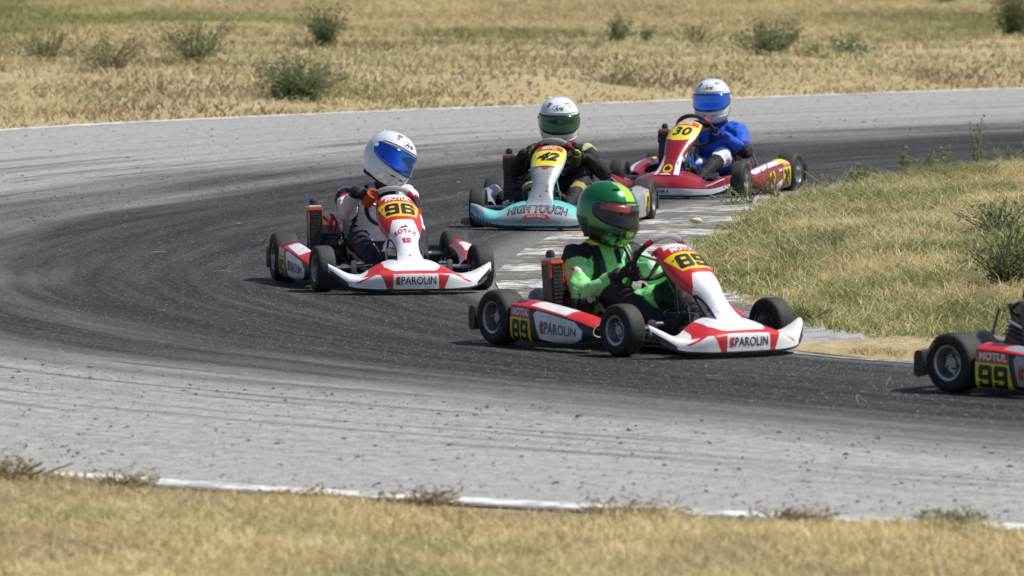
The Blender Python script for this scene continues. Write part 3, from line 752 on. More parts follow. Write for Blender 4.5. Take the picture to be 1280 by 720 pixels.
def make_kart(liv, num, loc, yaw, label):
    """local axes: x forward, y to the driver's left, z up; origin on the ground under the rear axle"""
    root = empty('racing_kart', loc, (0, 0, yaw)); tag(root, label, 'racing kart', 'racing karts on the bend')
    ang = liv in ('white', 'dark')
    C = dict(white=(WHITE, RED, WHITE, RED), teal=(TEAL, SILVER, SILVER, TEAL), crimson=(DKRED, WHITE, DKRED, WHITE), dark=(NAVY, RED, SILVER, NAVY))[liv]
    plate = YEL if liv == 'white' else LEM
    # wheels
    for sy in (-1, 1):
        wheel_part(root, (0, sy * RT, .137), .136, .137, .078, sy, yellow=(liv == 'dark'))
        wheel_part(root, (WB, sy * FT, .127), .102, .127, .070, sy, steer=math.radians(4))
    # chassis
    bm = bmesh.new(); r = .0135
    for s in (-1, 1):
        rail = [(-.14, s * .30, .075), (.02, s * .31, .06), (.22, s * .30, .05), (.50, s * .24, .05), (.78, s * .20, .05), (1.0, s * .22, .055), (1.09, s * .16, .055)]
        add_tube(bm, catmull(rail, 4), r, 8)
        add_tube(bm, catmull([(.22, s * .30, .06), (.24, s * .42, .06), (.34, s * .47, .075), (.62, s * .44, .075), (.72, s * .34, .07), (.73, s * .20, .06)], 4), .010, 7)
        add_tube(bm, catmull([(.24, s * .40, .13), (.34, s * .455, .15), (.60, s * .43, .13), (.70, s * .38, .10)], 4), .008, 7)
        add_tube(bm, catmull([(1.06, s * .12, .06), (1.16, s * .17, .07), (1.30, s * .15, .075), (1.31, 0, .075)], 4), .010, 7)
        add_tube(bm, catmull([(1.02, s * .14, .07), (1.10, s * .19, .13), (1.21, s * .16, .145), (1.23, 0, .15)], 4), .008, 7)
    for x in (-.10, .22, .52, .80, 1.08): add_tube(bm, [(x, -.27 if x < .3 else -.19, .052), (x, .27 if x < .3 else .19, .052)], r, 8)
    bm_obj('chassis_frame', bm, FRAMERED if liv == 'crimson' else FRAME, root)
    bm = bmesh.new(); add_box(bm, (.79, 0, .033), (.58, .42, .006), bev=.002); bm_obj('floor_tray', bm, paint('tray_metal', (.22, .22, .23), .4, metal=.7, dirt=.4), root, 30)
    bm = bmesh.new(); add_tube(bm, [(0, -RT, .137), (0, RT, .137)], .02, 14)
    for y in (-.30, .12, .30): add_box(bm, (0, y, .115), (.07, .03, .10), bev=.006)
    bm_obj('rear_axle', bm, STEEL, root)
    bm = bmesh.new(); add_lathe(bm, [(.085, .196), (.085, .206), (.03, .206), (.03, .196)], 28, c=(0, 0, .137), closed=True); bm_obj('brake_disc', bm, STEEL, root, 30)
    bm = bmesh.new(); add_box(bm, (.09, .20, .16), (.05, .06, .06), bev=.008); bm_obj('brake_caliper', bm, ORANGE if liv == 'teal' else REDCAP, root, 30)
    bm = bmesh.new(); add_lathe(bm, [(.09, -.222), (.09, -.230), (.03, -.230), (.03, -.222)], 30, c=(0, 0, .137), closed=True); bm_obj('sprocket', bm, ALU, root, 30)
    for s in (-1, 1):
        bm = bmesh.new()
        add_tube(bm, [(WB, s * .27, .13), (WB, s * FT, .127)], .012, 8); add_box(bm, (WB, s * .27, .125), (.035, .03, .085), bev=.005)
        add_tube(bm, [(WB, s * .21, .06), (WB, s * .27, .10)], .013, 8); add_tube(bm, [(WB, s * .21, .15), (WB, s * .27, .15)], .010, 8)
        bm_obj('steering_knuckle', bm, STEEL, root, 30)
        bm = bmesh.new(); add_tube(bm, [(WB - .06, s * .29, .125), (WB - .05, s * .03, .15)], .007, 8); bm_obj('tie_rod', bm, STEEL, root)
        bm = bmesh.new(); add_tube(bm, catmull([(WB + .10, s * .09, .06), (WB + .09, s * .10, .15), (WB + .07, s * .10, .23), (WB + .07, s * .05, .235)], 4), .006, 6)
        bm_obj('pedal', bm, STEEL, root)
    # steering
    Cw = Vector((.64, 0, .445)); up = Vector((.60, 0, .80)); lat = Vector((0, 1, 0)); nrm = Vector((-.80, 0, .60)); RW = .135
    pt = lambda a, r=RW, k=0.0: Cw + up * (r * math.cos(a)) + lat * (r * math.sin(a)) + nrm * k
    bm = bmesh.new(); add_tube(bm, [pt(2 * PI * k / 40) for k in range(40)], .0135, 10, closed=True); sw = bm_obj('steering_wheel', bm, SUEDE, root)
    bm = bmesh.new(); add_tube(bm, [pt(math.radians(-38 + 76 * k / 12)) for k in range(13)], .0150, 10); bm_obj('rim_cover', bm, GRIP if liv != 'crimson' else SUEDE, sw)
    for s in (-1, 1):
        bm = bmesh.new(); add_tube(bm, [pt(math.radians(s * (40 + 13 * k / 3))) for k in range(4)], .0155, 10); bm_obj('rim_band', bm, REDCAP, sw)
    bm = bmesh.new()
    for a in (1.35, -1.35, PI):
        bm = bmesh.new(); add_tube(bm, [pt(a, .0, -.02), pt(a, RW)], [.014, .009], 6); bm_obj('wheel_spoke', bm, ALU, sw, 30)
    for v in bpy.data.objects: pass
    bm = bmesh.new(); add_tube(bm, [Cw - nrm * .01, Vector((WB - .03, 0, .11))], .010, 8)
    add_tube(bm, [(.82, -.03, .34), (WB + .02, -.12, .06)], .007, 6); add_tube(bm, [(.82, .03, .34), (WB + .02, .12, .06)], .007, 6)
    bm_obj('steering_column', bm, FRAME, root)
    # seat
    sp = [(.47, .075), (.40, .050), (.26, .035), (.13, .060), (.06, .15), (.015, .27), (-.01, .38)]
    spc = catmull(sp, 4)
    def SS(a, s):
        i = s * (len(spc) - 1); k = min(int(i), len(spc) - 2); f = i - k; c = spc[k] * (1 - f) + spc[k + 1] * f; t = spc[k + 1] - spc[k]; t /= np.hypot(*t)
        n = np.array([t[1], -t[0]]); n = n if (n[0] > 0 or n[1] > 0) else -n
        if n[1] < 0 and abs(n[1]) > abs(n[0]): n = -n
        w = tab([0, .3, .6, 1], [.185, .195, .190, .155], s); h = tab([0, .25, .5, .75, 1], [.13, .22, .25, .15, .05], s)
        return (c[0] + n[0] * h * abs(a) ** 3, w * math.sin(a * PI / 2), c[1] + n[1] * h * abs(a) ** 3 + .0)
    patch('seat', SS, (-1, 1), (0, 1), 16, 18, [], [SEATM], root, .006, back=SEATM)
    for s in (-1, 1):
        bm = bmesh.new(); add_tube(bm, [(-.04, s * .15, .36), (-.02, s * .26, .14)], .008, 6); bm_obj('seat_stay', bm, STEEL, root)
    # engine on the right side
    e = empty('engine', (0, 0, 0), parent=root)
    bm = bmesh.new(); add_box(bm, (.15, -.265, .12), (.16, .12, .12), bev=.015); add_lathe(bm, [(0, -.335), (.05, -.335), (.055, -.325), (.055, -.20), (0, -.20)], 20, c=(.13, 0, .12)); add_box(bm, (.19, -.27, .22), (.11, .12, .07), rot=Euler((0, .35, 0)), bev=.01)
    bm_obj('crankcase', bm, CASTM, e, 30)
    for k in range(4):
        bm = bmesh.new(); add_box(bm, (.2 + .007 * k, -.27, .245 + .018 * k), (.12, .125, .006), rot=Euler((0, .35, 0))); bm_obj('cooling_fin', bm, CASTM, e, None)
    bm = bmesh.new(); add_tube(bm, catmull([(.235, -.27, .30), (.25, -.27, .335), (.235, -.255, .37), (.20, -.25, .375)], 4), [.012] * 13, 8); bm_obj('spark_cap', bm, REDCAP, e)
    bm = bmesh.new(); add_tube(bm, catmull([(.20, -.26, .33), (.16, -.30, .37), (.22, -.34, .40), (.27, -.34, .42)], 4), .009, 7)
    add_tube(bm, catmull([(.22, -.25, .26), (.28, -.24, .34), (.30, -.28, .39)], 4), .008, 7); bm_obj('coolant_hose', bm, REDCAP if liv in ('white',) else SUEDE, e)
    bm = bmesh.new(); add_tube(bm, catmull([(.15, -.25, .18), (.05, -.30, .20), (-.04, -.25, .22), (-.14, -.10, .20), (-.16, .05, .19)], 5), [.018 + .03 * math.sin(min(PI, k / 20 * PI)) for k in range(21)], 12); bm_obj('exhaust', bm, paint('exhaust_steel', (.25, .22, .2), .4, metal=.9, dirt=.4), e)
    bm = bmesh.new(); add_box(bm, (.34, -.27, .20), (.15, .10, .13), bev=.025); add_tube(bm, [(.41, -.25, .22), (.47, -.25, .24)], .018, 10); add_tube(bm, [(.41, -.29, .22), (.47, -.29, .24)], .018, 10); bm_obj('air_box', bm, BLACK, e, 30)
    # radiator
    ra = empty('radiator', (.285 if liv != 'dark' else .37, -.362, 0), (0, math.radians(-6), math.radians(6)), root)
    bm = bmesh.new(); add_box(bm, (0, 0, .285), (.080, .068, .29), bev=.006); bm_obj('radiator_tank', bm, paint('tank_metal', (.07, .07, .075), .35, metal=.5, dirt=.3), ra, 30)
    bm = bmesh.new()
    for k in range(13): add_box(bm, (.046, 0, .165 + k * .0185), (.006, .054, .009))
    bm_obj('radiator_core', bm, BLACK, ra, None)
    bm = bmesh.new()
    add_box(bm, (.012, 0, .416), (.074, .080, .018), bev=.003)
    add_box(bm, (.020, .0375, .360), (.050, .006, .095), bev=.002)
    add_box(bm, (.036, -.0375, .372), (.018, .006, .070), bev=.002)
    bm_obj('orange_shroud', bm, ORANGE, ra, 30)
    bm = bmesh.new(); add_box(bm, (0, 0, .4315), (.084, .072, .012), bev=.003); bm_obj('radiator_top', bm, WHITE if liv == 'white' and num == '96' else STEEL, ra, 30)
    bm = bmesh.new(); add_lathe(bm, [(0, .439), (.022, .439), (.024, .455), (.018, .472), (.006, .478), (0, .478)], 16, axis='Z'); bm_obj('radiator_cap', bm, BLACK, ra, 40)
    bm = bmesh.new(); add_tube(bm, [(-.01, -.03, .06), (0, -.02, .15)], .006, 6); add_tube(bm, [(.0, .03, .05), (0, .03, .15)], .006, 6); bm_obj('radiator_bracket', bm, STEEL, ra)
    # fuel tank behind the panel
    bm = bmesh.new(); add_box(bm, (WB - .13, 0, .11), (.20, .17, .15), bev=.03); bm_obj('fuel_tank', bm, paint('tank_plastic', (.10, .10, .11), .4, dirt=.2), root, 35)
    # rear bumper
    bm = bmesh.new(); n = 15; rows = []
    for i in range(n):
        t = -1 + 2 * i / (n - 1); y = t * .565; x = -.215 - .02 * (1 - t * t) + .05 * abs(t) ** 6; hh = .062 - .012 * (1 - abs(t))
        ring = []
        for k in range(10):
            a = 2 * PI * k / 10 + PI / 10; ring.append(bm.verts.new((x + .028 * math.copysign(abs(math.cos(a)) ** .5, math.cos(a)), y, .125 + hh * math.copysign(abs(math.sin(a)) ** .5, math.sin(a)))))
        rows.append(ring)
    for i in range(n - 1):
        for k in range(10): bm.faces.new((rows[i][k], rows[i][(k + 1) % 10], rows[i + 1][(k + 1) % 10], rows[i + 1][k]))
    bm.faces.new(rows[0]); bm.faces.new(rows[-1])
    bm_obj('rear_bumper', bm, BLACK, root, 40)
    for s in (-1, 1):
        bm = bmesh.new(); add_tube(bm, [(-.10, s * .25, .07), (-.21, s * .25, .11)], .011, 7); bm_obj('bumper_mount', bm, STEEL, root)

    # ---------------- front fairing
    SF = fairing_surf('angular' if ang else 'round')
    def mir(p): return [p, [(-x, y) for x, y in p]]
    reg = []
    if ang:
        for p in mir([(.128, .0), (.160, .0), (.195, .34), (.29, .50), (.245, .80), (.225, 1.0), (.15, 1.0), (.158, .70), (.13, .52), (.10, .44), (.125, .33)]): reg.append((p, 1))
        reg.append(([(-.135, .33), (.135, .33), (.11, .46), (-.11, .46)], 1))
        for p in mir([(.36, .0), (.45, .0), (.45, .30), (.40, .28), (.36, .14)]): reg.append((p, 3))
        for p in mir([(.20, .42), (.31, .20), (.33, .24), (.235, .47)]): reg.append((p, 1))
        mats = [WHITE if liv == 'white' else SILVER, RED, WHITE, BLACK]
    elif liv == 'teal':
        reg.append(([(-.30, .16), (-.18, .10), (0, .08), (.18, .10), (.30, .16), (.27, .36), (.20, .56), (.12, .68), (-.12, .68), (-.20, .56), (-.27, .36)], 1))
        for p in mir([(.35, .40), (.455, .30), (.455, .85), (.37, .85)]): reg.append((p, 1))
        for p in mir([(0, 0), (.455, 0), (.455, .28), (.40, .14), (.2, .035), (0, .03)]): reg.append((p, 2))
        mats = [TEAL, SILVER, NAVY, BLACK]
    else:
        for p in mir([(0, 0), (.455, 0), (.455, .20), (.3, .27), (0, .25)]): reg.append((p, 1))
        for p in mir([(.30, .42), (.42, .45), (.42, .50), (.32, .46)]): reg.append((p, 1))
        mats = [DKRED, WHITE, DKRED, BLACK]
    fa = patch('front_fairing', SF, (-.455, .455), (0, 1), 44, 14, reg, mats, root, .005, sign=1)
    nA, nB = surf_normal(SF, 0, .15), None
    sF = 1 if nA.x > 0 else -1
    if sF < 0:
        bpy.data.objects.remove(fa); fa = patch('front_fairing', SF, (-.455, .455), (0, 1), 44, 14, reg, mats, root, .005, sign=-1)
    if ang: logo_maker(SF, fa, (-.112, .09), (.224, 0), (0, .17), sF)
    elif liv == 'teal':
        decal('lettering', ('HIGH TOUCH', 0, .06, 1.06), SF, (-.192, .40), (.384, 0), (0, .30), INK, fa, sF, off=.0016, cuts=12, arch=.14)
        decal('lettering', ('HIGH TOUCH', 0, -.012, 1.12), SF, (-.184, .436), (.368, 0), (0, .228), SILVER, fa, sF, off=.003, cuts=12, arch=.14)
        decal('red_banner', [(0, 0), (1, 0), (.86, 1), (.14, 1)], SF, (-.095, .27), (.19, 0), (0, .10), RED, fa, sF, off=.0018, cuts=8, arch=.4)
        decal('lettering', ('RACING', 0, .0, 1.2), SF, (-.055, .295), (.11, 0), (0, .06), WHITE, fa, sF, off=.003, cuts=8, arch=.4)
        for k in range(5):
            for s in (-1, 1): decal('dash_mark', [(0, 0), (.6, 0), (1, 1), (.4, 1)], SF, (s * (.30 + k * .022), .07 + k * .018), (.016 * s, 0), (0, .10), INK, fa, sF)
        for k in range(30):   # fine diagonal hatching printed over the silver
            x = -.15 + k * .0102; decal('hatch_line', [(0, 0), (.25, 0), (1, 1), (.75, 1)], SF, (x, .10), (.012, 0), (0, .23 * max(.25, 1 - (x / .17) ** 2)), paint('hatch_ink', (.17, .18, .21), .4, dirt=0), fa, sF, off=.0012, cuts=2)
    else:
        decal('lettering', ('GURI', 0.1, .03, 1.1), SF, (-.09, .05), (.15, 0), (0, .14), GREYINK, fa, sF)
    # lower black edge of the fairing
    bm = bmesh.new(); pts = [Vector(SF(-.42 + .84 * k / 24, 0)) + Vector((-.012, 0, -.004)) for k in range(25)]; add_tube(bm, pts, .011, 6); bm_obj('lower_lip', bm, BLACK, fa)

    # ---------------- number panel over the steering column
    SP = panel_surf('angular' if ang else 'round'); sP = 1 if surf_normal(SP, 0, .5).x > 0 else -1
    reg = []
    if ang:
        reg += [([(-1, .52), (-.72, .56), (-.42, .655), (.42, .655), (.72, .56), (1, .52), (1, 1), (-1, 1)], 1)]
        reg += [([(-.84, .85), (-.60, .70), (0, .69), (.60, .70), (.84, .85)], 2)]
        reg += [([(-.66, .912), (.66, .912), (.55, 1), (-.55, 1)], 0)]
        for s in (-1, 1): reg += [([(s * .80, 0), (s * 1, 0), (s * 1, .53), (s * .88, .50)], 3)]
        mats = [C[0] if liv == 'white' else SILVER, RED, plate, BLACK]
    elif liv == 'teal':
        reg += [([(-.80, .67), (0, .63), (.80, .67), (.84, .98), (-.84, .98)], 2)]
        for s in (-1, 1): reg += [([(s * .80, 0), (s * .93, 0), (s * .93, .95), (s * .86, .95), (s * .86, .6), (s * .74, .42)], 1), ([(s * .93, 0), (s, 0), (s, 1), (s * .93, 1)], 3)]
        mats = [SILVER, TEAL, plate, BLACK]
    else:
        reg += [([(-.84, .70), (-.3, .64), (.3, .64), (.84, .70), (.86, .98), (-.86, .98)], 2)]
        for s in (-1, 1):
            reg += [([(s * .52, .04), (s * .95, .04), (s * .95, .44), (s * .62, .44), (s * .48, .25)], 1), ([(s * .9, .5), (s, .5), (s, 1), (s * .9, 1)], 3)]
        mats = [DKRED, WHITE, plate, BLACK]
    pn = patch('number_panel', SP, (-1, 1), (0, 1), 22, 34, reg, mats, root, .004, sign=sP)
    if ang:
        block_number(num, SP, (-.56, .715), (1.12, 0), (0, .112), pn, sP, .08)
        decal('lettering', ('MOTUL', .15, .04, 1.0), SP, (-.50, .862), (1.0, 0), (0, .046), WHITE, pn, sP)
        decal('lettering', ('CIK-FIA', 0, .0, 1.3), SP, (-.30, .945), (.6, 0), (0, .02), GREYINK, pn, sP)
        if num == '96':
            decal('flag', [(0, 0), (1, 0), (1, 1), (0, 1)], SP, (-.30, .385), (.58, 0), (0, .062), RED, pn, sP)
            cres = [(.42 + .17 * math.cos(a) * .9, .5 + .27 * math.sin(a)) for a in np.linspace(.7, 2 * PI - .7, 14)] + [(.46 + .13 * math.cos(a) * .9, .5 + .20 * math.sin(a)) for a in np.linspace(2 * PI - .8, .8, 12)]
            decal('crescent', cres, SP, (-.30, .385), (.58, 0), (0, .062), WHITE, pn, sP, off=.0028, cuts=1)
            star = [(.68 + (.10 if k % 2 == 0 else .04) * math.cos(PI + k * PI / 5) * .6, .5 + (.16 if k % 2 == 0 else .06) * math.sin(PI + k * PI / 5)) for k in range(10)]
            decal('star', star, SP, (-.30, .385), (.58, 0), (0, .062), WHITE, pn, sP, off=.0028, cuts=1)
            decal('lettering', ('ROTAX', 0, .03, 1.2), SP, (-.62, .485), (1.24, 0), (0, .045), RED, pn, sP, arch=.5)
            decal('emblem', [(0, 0), (.35, .5), (.45, .3), (.6, 1), (.7, .4), (1, .1), (.6, .2), (.4, 0)], SP, (-.28, .565), (.56, 0), (0, .035), GREYINK, pn, sP, cuts=2)
    elif liv == 'teal':
        decal('red_strip', [(0, 0), (1, 0), (1, 1), (0, 1)], SP, (-.66, .865), (1.32, 0), (0, .062), RED, pn, sP)
        decal('lettering', ('MOTUL', .1, .03, 1.0), SP, (-.36, .875), (.72, 0), (0, .042), WHITE, pn, sP, off=.0028)
        decal('number', (num, .28, .05, 1.0), SP, (-.52, .715), (1.08, 0), (0, .115), INK, pn, sP, cuts=8)
        decal('wing_emblem', [(0, .55), (.3, .7), (.42, .45), (.5, .1), (.58, .45), (.7, .7), (1, .55), (.72, .9), (.5, 1), (.28, .9)], SP, (-.80, .605), (1.6, 0), (0, .045), GREYINK, pn, sP)
        decal('red_diamond', [(0, .5), (.5, 0), (1, .5), (.5, 1)], SP, (-.18, .60), (.36, 0), (0, .035), RED, pn, sP, off=.003)
        decal('lettering', ('KG', 0, .02, 1.2), SP, (.50, .27), (.0, .12), (-.22, 0), GREYINK, pn, sP)
        for k in range(14): decal('hatch_line', [(0, 0), (1, 0), (1, 1), (0, 1)], SP, (-.7, .10 + k * .034), (1.4, 0), (0, .006), paint('hatch_pale', (.26, .28, .31), .4, dirt=0), pn, sP, off=.0012, cuts=10)
    else:
        decal('red_strip', [(0, 0), (1, 0), (1, 1), (0, 1)], SP, (-.74, .865), (1.48, 0), (0, .062), RED, pn, sP)
        decal('lettering', ('MOTUL', .1, .03, 1.0), SP, (-.40, .873), (.80, 0), (0, .045), WHITE, pn, sP, off=.0028)
        decal('number', (num, .15, .03, 1.05), SP, (-.46, .71), (.98, 0), (0, .125), INK, pn, sP, cuts=8)
        decal('shield', SHIELD, SP, (-.36, .065), (.72, 0), (0, .185), YEL, pn, sP)
        decal('horse_emblem', HORSE, SP, (-.36, .065), (.72, 0), (0, .185), INK, pn, sP, off=.003, cuts=4)
        decal('white_strip', [(0, 0), (1, 0), (.9, 1), (.1, 1)], SP, (-.34, .018), (.68, 0), (0, .028), WHITE, pn, sP)
        decal('small_emblem', [(0, 0), (1, 0), (1, 1), (0, 1)], SP, (.62, .26), (.2, .03), (-.03, .05), DKRED, pn, sP)
    for b, s_ in ((-.62, .80), (.62, .80), (0, .20)):
        p = Vector(SP(b, s_)); n = surf_normal(SP, b, s_, sign=sP); bm = bmesh.new()
        add_tube(bm, [p - n * .002, p + n * .004], .005, 8); bm_obj('panel_screw', bm, STEEL, pn, 30)
    # ---------------- side pods
    for s in (-1, 1):
        S0 = pod_surf(s); n0 = surf_normal(S0, .5, .35); sg = 1 if n0.y * s > 0 else -1
        reg = []
        if ang:
            reg += [([(.16, .60), (.78, .60), (.78, 1), (.16, 1)], 1), ([(.30, .70), (.58, .66), (.60, .86), (.34, .90)], 0)]
            reg += [([(.16, 0), (.335 if liv == 'white' else .38, 0), (.322 if liv == 'white' else .35, .42), (.16, .42)], 2), ([(.16, .43), (.322 if liv == 'white' else .35, .43), (.318 if liv == 'white' else .345, .58), (.16, .58)], 1)]
            reg += [([(.40, .16), (.62, .05), (.70, .15), (.715, .36), (.66, .55), (.375 if liv == 'white' else .39, .57), (.35 if liv == 'white' else .375, .50)], 0)]
            mats = [WHITE if liv == 'white' else SILVER, RED, plate, BLACK, INK]
            base = 3
            reg = [([(.16, 0), (.78, 0), (.78, 1), (.16, 1)], 3)] + reg
        elif liv == 'teal':
            reg += [([(.16, 0), (.30, 0), (.315, .54), (.16, .54)], 2), ([(.16, .54), (.315, .54), (.32, .62), (.16, .62)], 1), ([(.33, .05), (.78, .05), (.78, .12), (.33, .12)], 3)]
            mats = [SILVER, WHITE, plate, TEAL, INK]
        else:
            reg += [([(.16, 0), (.30, 0), (.315, .52), (.16, .52)], 2), ([(.16, .52), (.31, .52), (.32, .66), (.16, .66)], 4), ([(.16, .66), (.31, .66), (.31, .9), (.16, .9)], 2)]
            reg += [([(.33, .0), (.60, .0), (.50, .14), (.33, .30)], 1), ([(.32, .68), (.74, .68), (.74, .80), (.32, .80)], 1)]
            mats = [DKRED, WHITE, plate, BLACK, RED]
        pod = patch('side_pod', S0, (.16, .78), (0, 1), 20, 14, reg, mats, root, .004, sign=sg)
        def T(x0, x1):      # reading direction
            return (x0, x1 - x0) if s < 0 else (x1, x0 - x1)
        a, w = T(.18, .345) if liv == 'dark' else T(.178, .310) if liv == 'white' else T(.178, .30)
        if ang: block_number(num, S0, (a, .10), (w, 0), (0, .29), pod, sg, 0)
        else: decal('number', (num, .0, .05, 1.0), S0, (a, .10), (w, 0), (0, .38), INK, pod, sg)
        if ang:
            a, w = T(.18, .312 if liv != 'dark' else .34); decal('lettering', ('MOTUL', .1, .04, 1.0), S0, (a, .45), (w, 0), (0, .11), WHITE, pod, sg)
            a, w = T(.405, .67); logo_maker(S0, pod, (a, .24), (w, 0), (0, .18), sg)
        elif liv == 'teal':
            decal('lettering', ('MOTUL', .1, .04, 1.0), S0, (T(.18, .30)[0], .552), (T(.18, .30)[1], 0), (0, .055), RED, pod, sg)
        else:
            a, w = T(.18, .30); decal('lettering', ('MOTUL', .1, .04, 1.0), S0, (a, .56), (w, 0), (0, .06), WHITE, pod, sg)
            a, w = T(.46, .57); decal('shield', SHIELD, S0, (a, .12), (w, 0), (0, .42), YEL, pod, sg); decal('horse_emblem', HORSE, S0, (a, .12), (w, 0), (0, .42), INK, pod, sg, off=.003, cuts=4)
            a, w = T(.34, .40); decal('small_emblem', [(0, 0), (1, 0), (1, 1), (0, 1)], S0, (a, .46), (w, 0), (0, .05), WHITE, pod, sg)
    return root

def fix_spoke(root):
    for ch in root.children_recursive:
        if ch.name.startswith('wheel_spoke'):
            pass

# ------------------------------------------------------------------ people
def voxel_body(name, prims, voxel, parent, mat, colfn=None, smooth_it=6, wrinkle=0.0, wscale=14):
    bm = bmesh.new()
    for pr in prims:
        if pr[0] == 'cap':
            _, _, a, b, ra, rb = pr; a, b = Vector(a), Vector(b); n = 5
            L = (b - a).length
            add_tube(bm, [a.lerp(b, k / n) for k in range(n + 1)] if L > 1e-5 else [a, a + Vector((0, 0, 1e-3))], [ra + (rb - ra) * k / n for k in range(n + 1)], 14)
            for p, r in ((a, ra), (b, rb)): bmesh.ops.create_icosphere(bm, subdivisions=2, radius=r, matrix=Matrix.Translation(p))
        else:
            _, _, c, r, rot = pr
            bmesh.ops.create_icosphere(bm, subdivisions=3, radius=1, matrix=Matrix.Translation(c) @ Euler(rot).to_matrix().to_4x4() @ Matrix.Diagonal((*r, 1)))
    me = bpy.data.meshes.new(name); bm.to_mesh(me); bm.free()
    o = bpy.data.objects.new('tmp', me); COL.objects.link(o)
    md = o.modifiers.new('r', 'REMESH'); md.mode = 'VOXEL'; md.voxel_size = voxel
    sm = o.modifiers.new('s', 'SMOOTH'); sm.iterations = smooth_it; sm.factor = .5
    dg = bpy.context.evaluated_depsgraph_get(); m2 = bpy.data.meshes.new_from_object(o.evaluated_get(dg)); m2.name = name
    bpy.data.objects.remove(o); bpy.data.meshes.remove(me)
    n = len(m2.vertices); co = np.zeros(n * 3, np.float32); m2.vertices.foreach_get('co', co); co = co.reshape(-1, 3).astype(float)
    best = np.full(n, 1e9); idx = np.zeros(n, int); tt = np.zeros(n)
    for i, pr in enumerate(prims):
        if pr[0] == 'cap':
            a, b = np.array(pr[2]), np.array(pr[3]); ab = b - a; L = max((ab ** 2).sum(), 1e-9)
            t = np.clip(((co - a) @ ab) / L, 0, 1); d = np.linalg.norm(co - a - t[:, None] * ab, axis=1) - (pr[4] + (pr[5] - pr[4]) * t)
        else:
            d = (np.linalg.norm((co - np.array(pr[2])) / np.array(pr[3]), axis=1) - 1) * min(pr[3]); t = np.zeros(n)
        m = d < best; best[m] = d[m]; idx[m] = i; tt[m] = t[m]
    if colfn:
        C = np.ones((n, 4)); 
        for i in range(n): C[i, :3] = colfn(prims[idx[i]][1], tt[i], co[i])
        at = m2.color_attributes.new('Col', 'FLOAT_COLOR', 'POINT'); at.data.foreach_set('color', C.astype(np.float32).ravel())
    if wrinkle:
        nr = np.zeros(n * 3, np.float32); m2.vertices.foreach_get('normal', nr); nr = nr.reshape(-1, 3)
        w = np.array([mnoise.noise(Vector(p) * wscale) + .9 * abs(mnoise.noise(Vector((p[0] * wscale * 2.0, p[1] * wscale * .9, p[2] * wscale * 2.6)))) - .3 for p in co])
        co = co + nr * (w * wrinkle)[:, None]; m2.vertices.foreach_set('co', co.astype(np.float32).ravel())
    m2.polygons.foreach_set('use_smooth', [True] * len(m2.polygons)); m2.update()
    m2.materials.clear()
    return link(name, m2, mat, parent)

def glove(parent, pt, nrm, a, side, cols, name='glove'):
    """hand closed round the steering wheel rim at angle a; pt(a, radius, lift) walks the rim"""
    c = pt(a); R = (pt(a, .2) - pt(a, .1)).normalized(); N = nrm.copy(); T = R.cross(N).normalized()
    if T.x * 1 + T.z < 0: T = -T          # T towards the thumb side (up)
    P = []; loc = lambda t, ang, r: tuple(c + T * t + (R * math.cos(ang) + N * math.sin(ang)) * r)
    D = math.radians
    palm_c = c + R * .022 + N * .022
    P.append(('cap', 'palm', tuple(palm_c - T * .022 + R * .012 + N * .006), tuple(palm_c + T * .022 + R * .012 + N * .006), .019, .019))
    P.append(('cap', 'palm', tuple(palm_c - T * .02), tuple(palm_c + T * .02), .017, .017))
    for i, t in enumerate((-.031, -.011, .010, .030)):
        ln = (.82, 1.0, 1.06, .95)[i]; r = .0095 if i else .0085
        ang = [D(40), D(-10), D(-70 * ln), D(-125 * ln), D(-175 * ln)]; rad = [.030, .030, .028, .026, .025]
        pts = [loc(t * (1 + .04 * k), ang[k], rad[k]) for k in range(5)]
        for k in range(4): P.append(('cap', 'finger', pts[k], pts[k + 1], r, r * .96))
    P += [('cap', 'thumb', tuple(palm_c + T * .030), loc(.046, D(75), .030), .0105, .010), ('cap', 'thumb', loc(.046, D(75), .030), loc(.052, D(125), .026), .010, .009)]
    wrist = c + R * .062 + N * .045 - T * .012
    P.append(('cap', 'wrist', tuple(palm_c + R * .012), tuple(wrist), .022, .026))
    P.append(('cap', 'cuff', tuple(wrist), tuple(wrist + (wrist - palm_c).normalized() * .02), .027, .029))
    o = voxel_body(name, P, .0034, parent, SUIT, lambda nm, t, p: cols.get(nm, cols['palm']), 2)
    return o, wrist

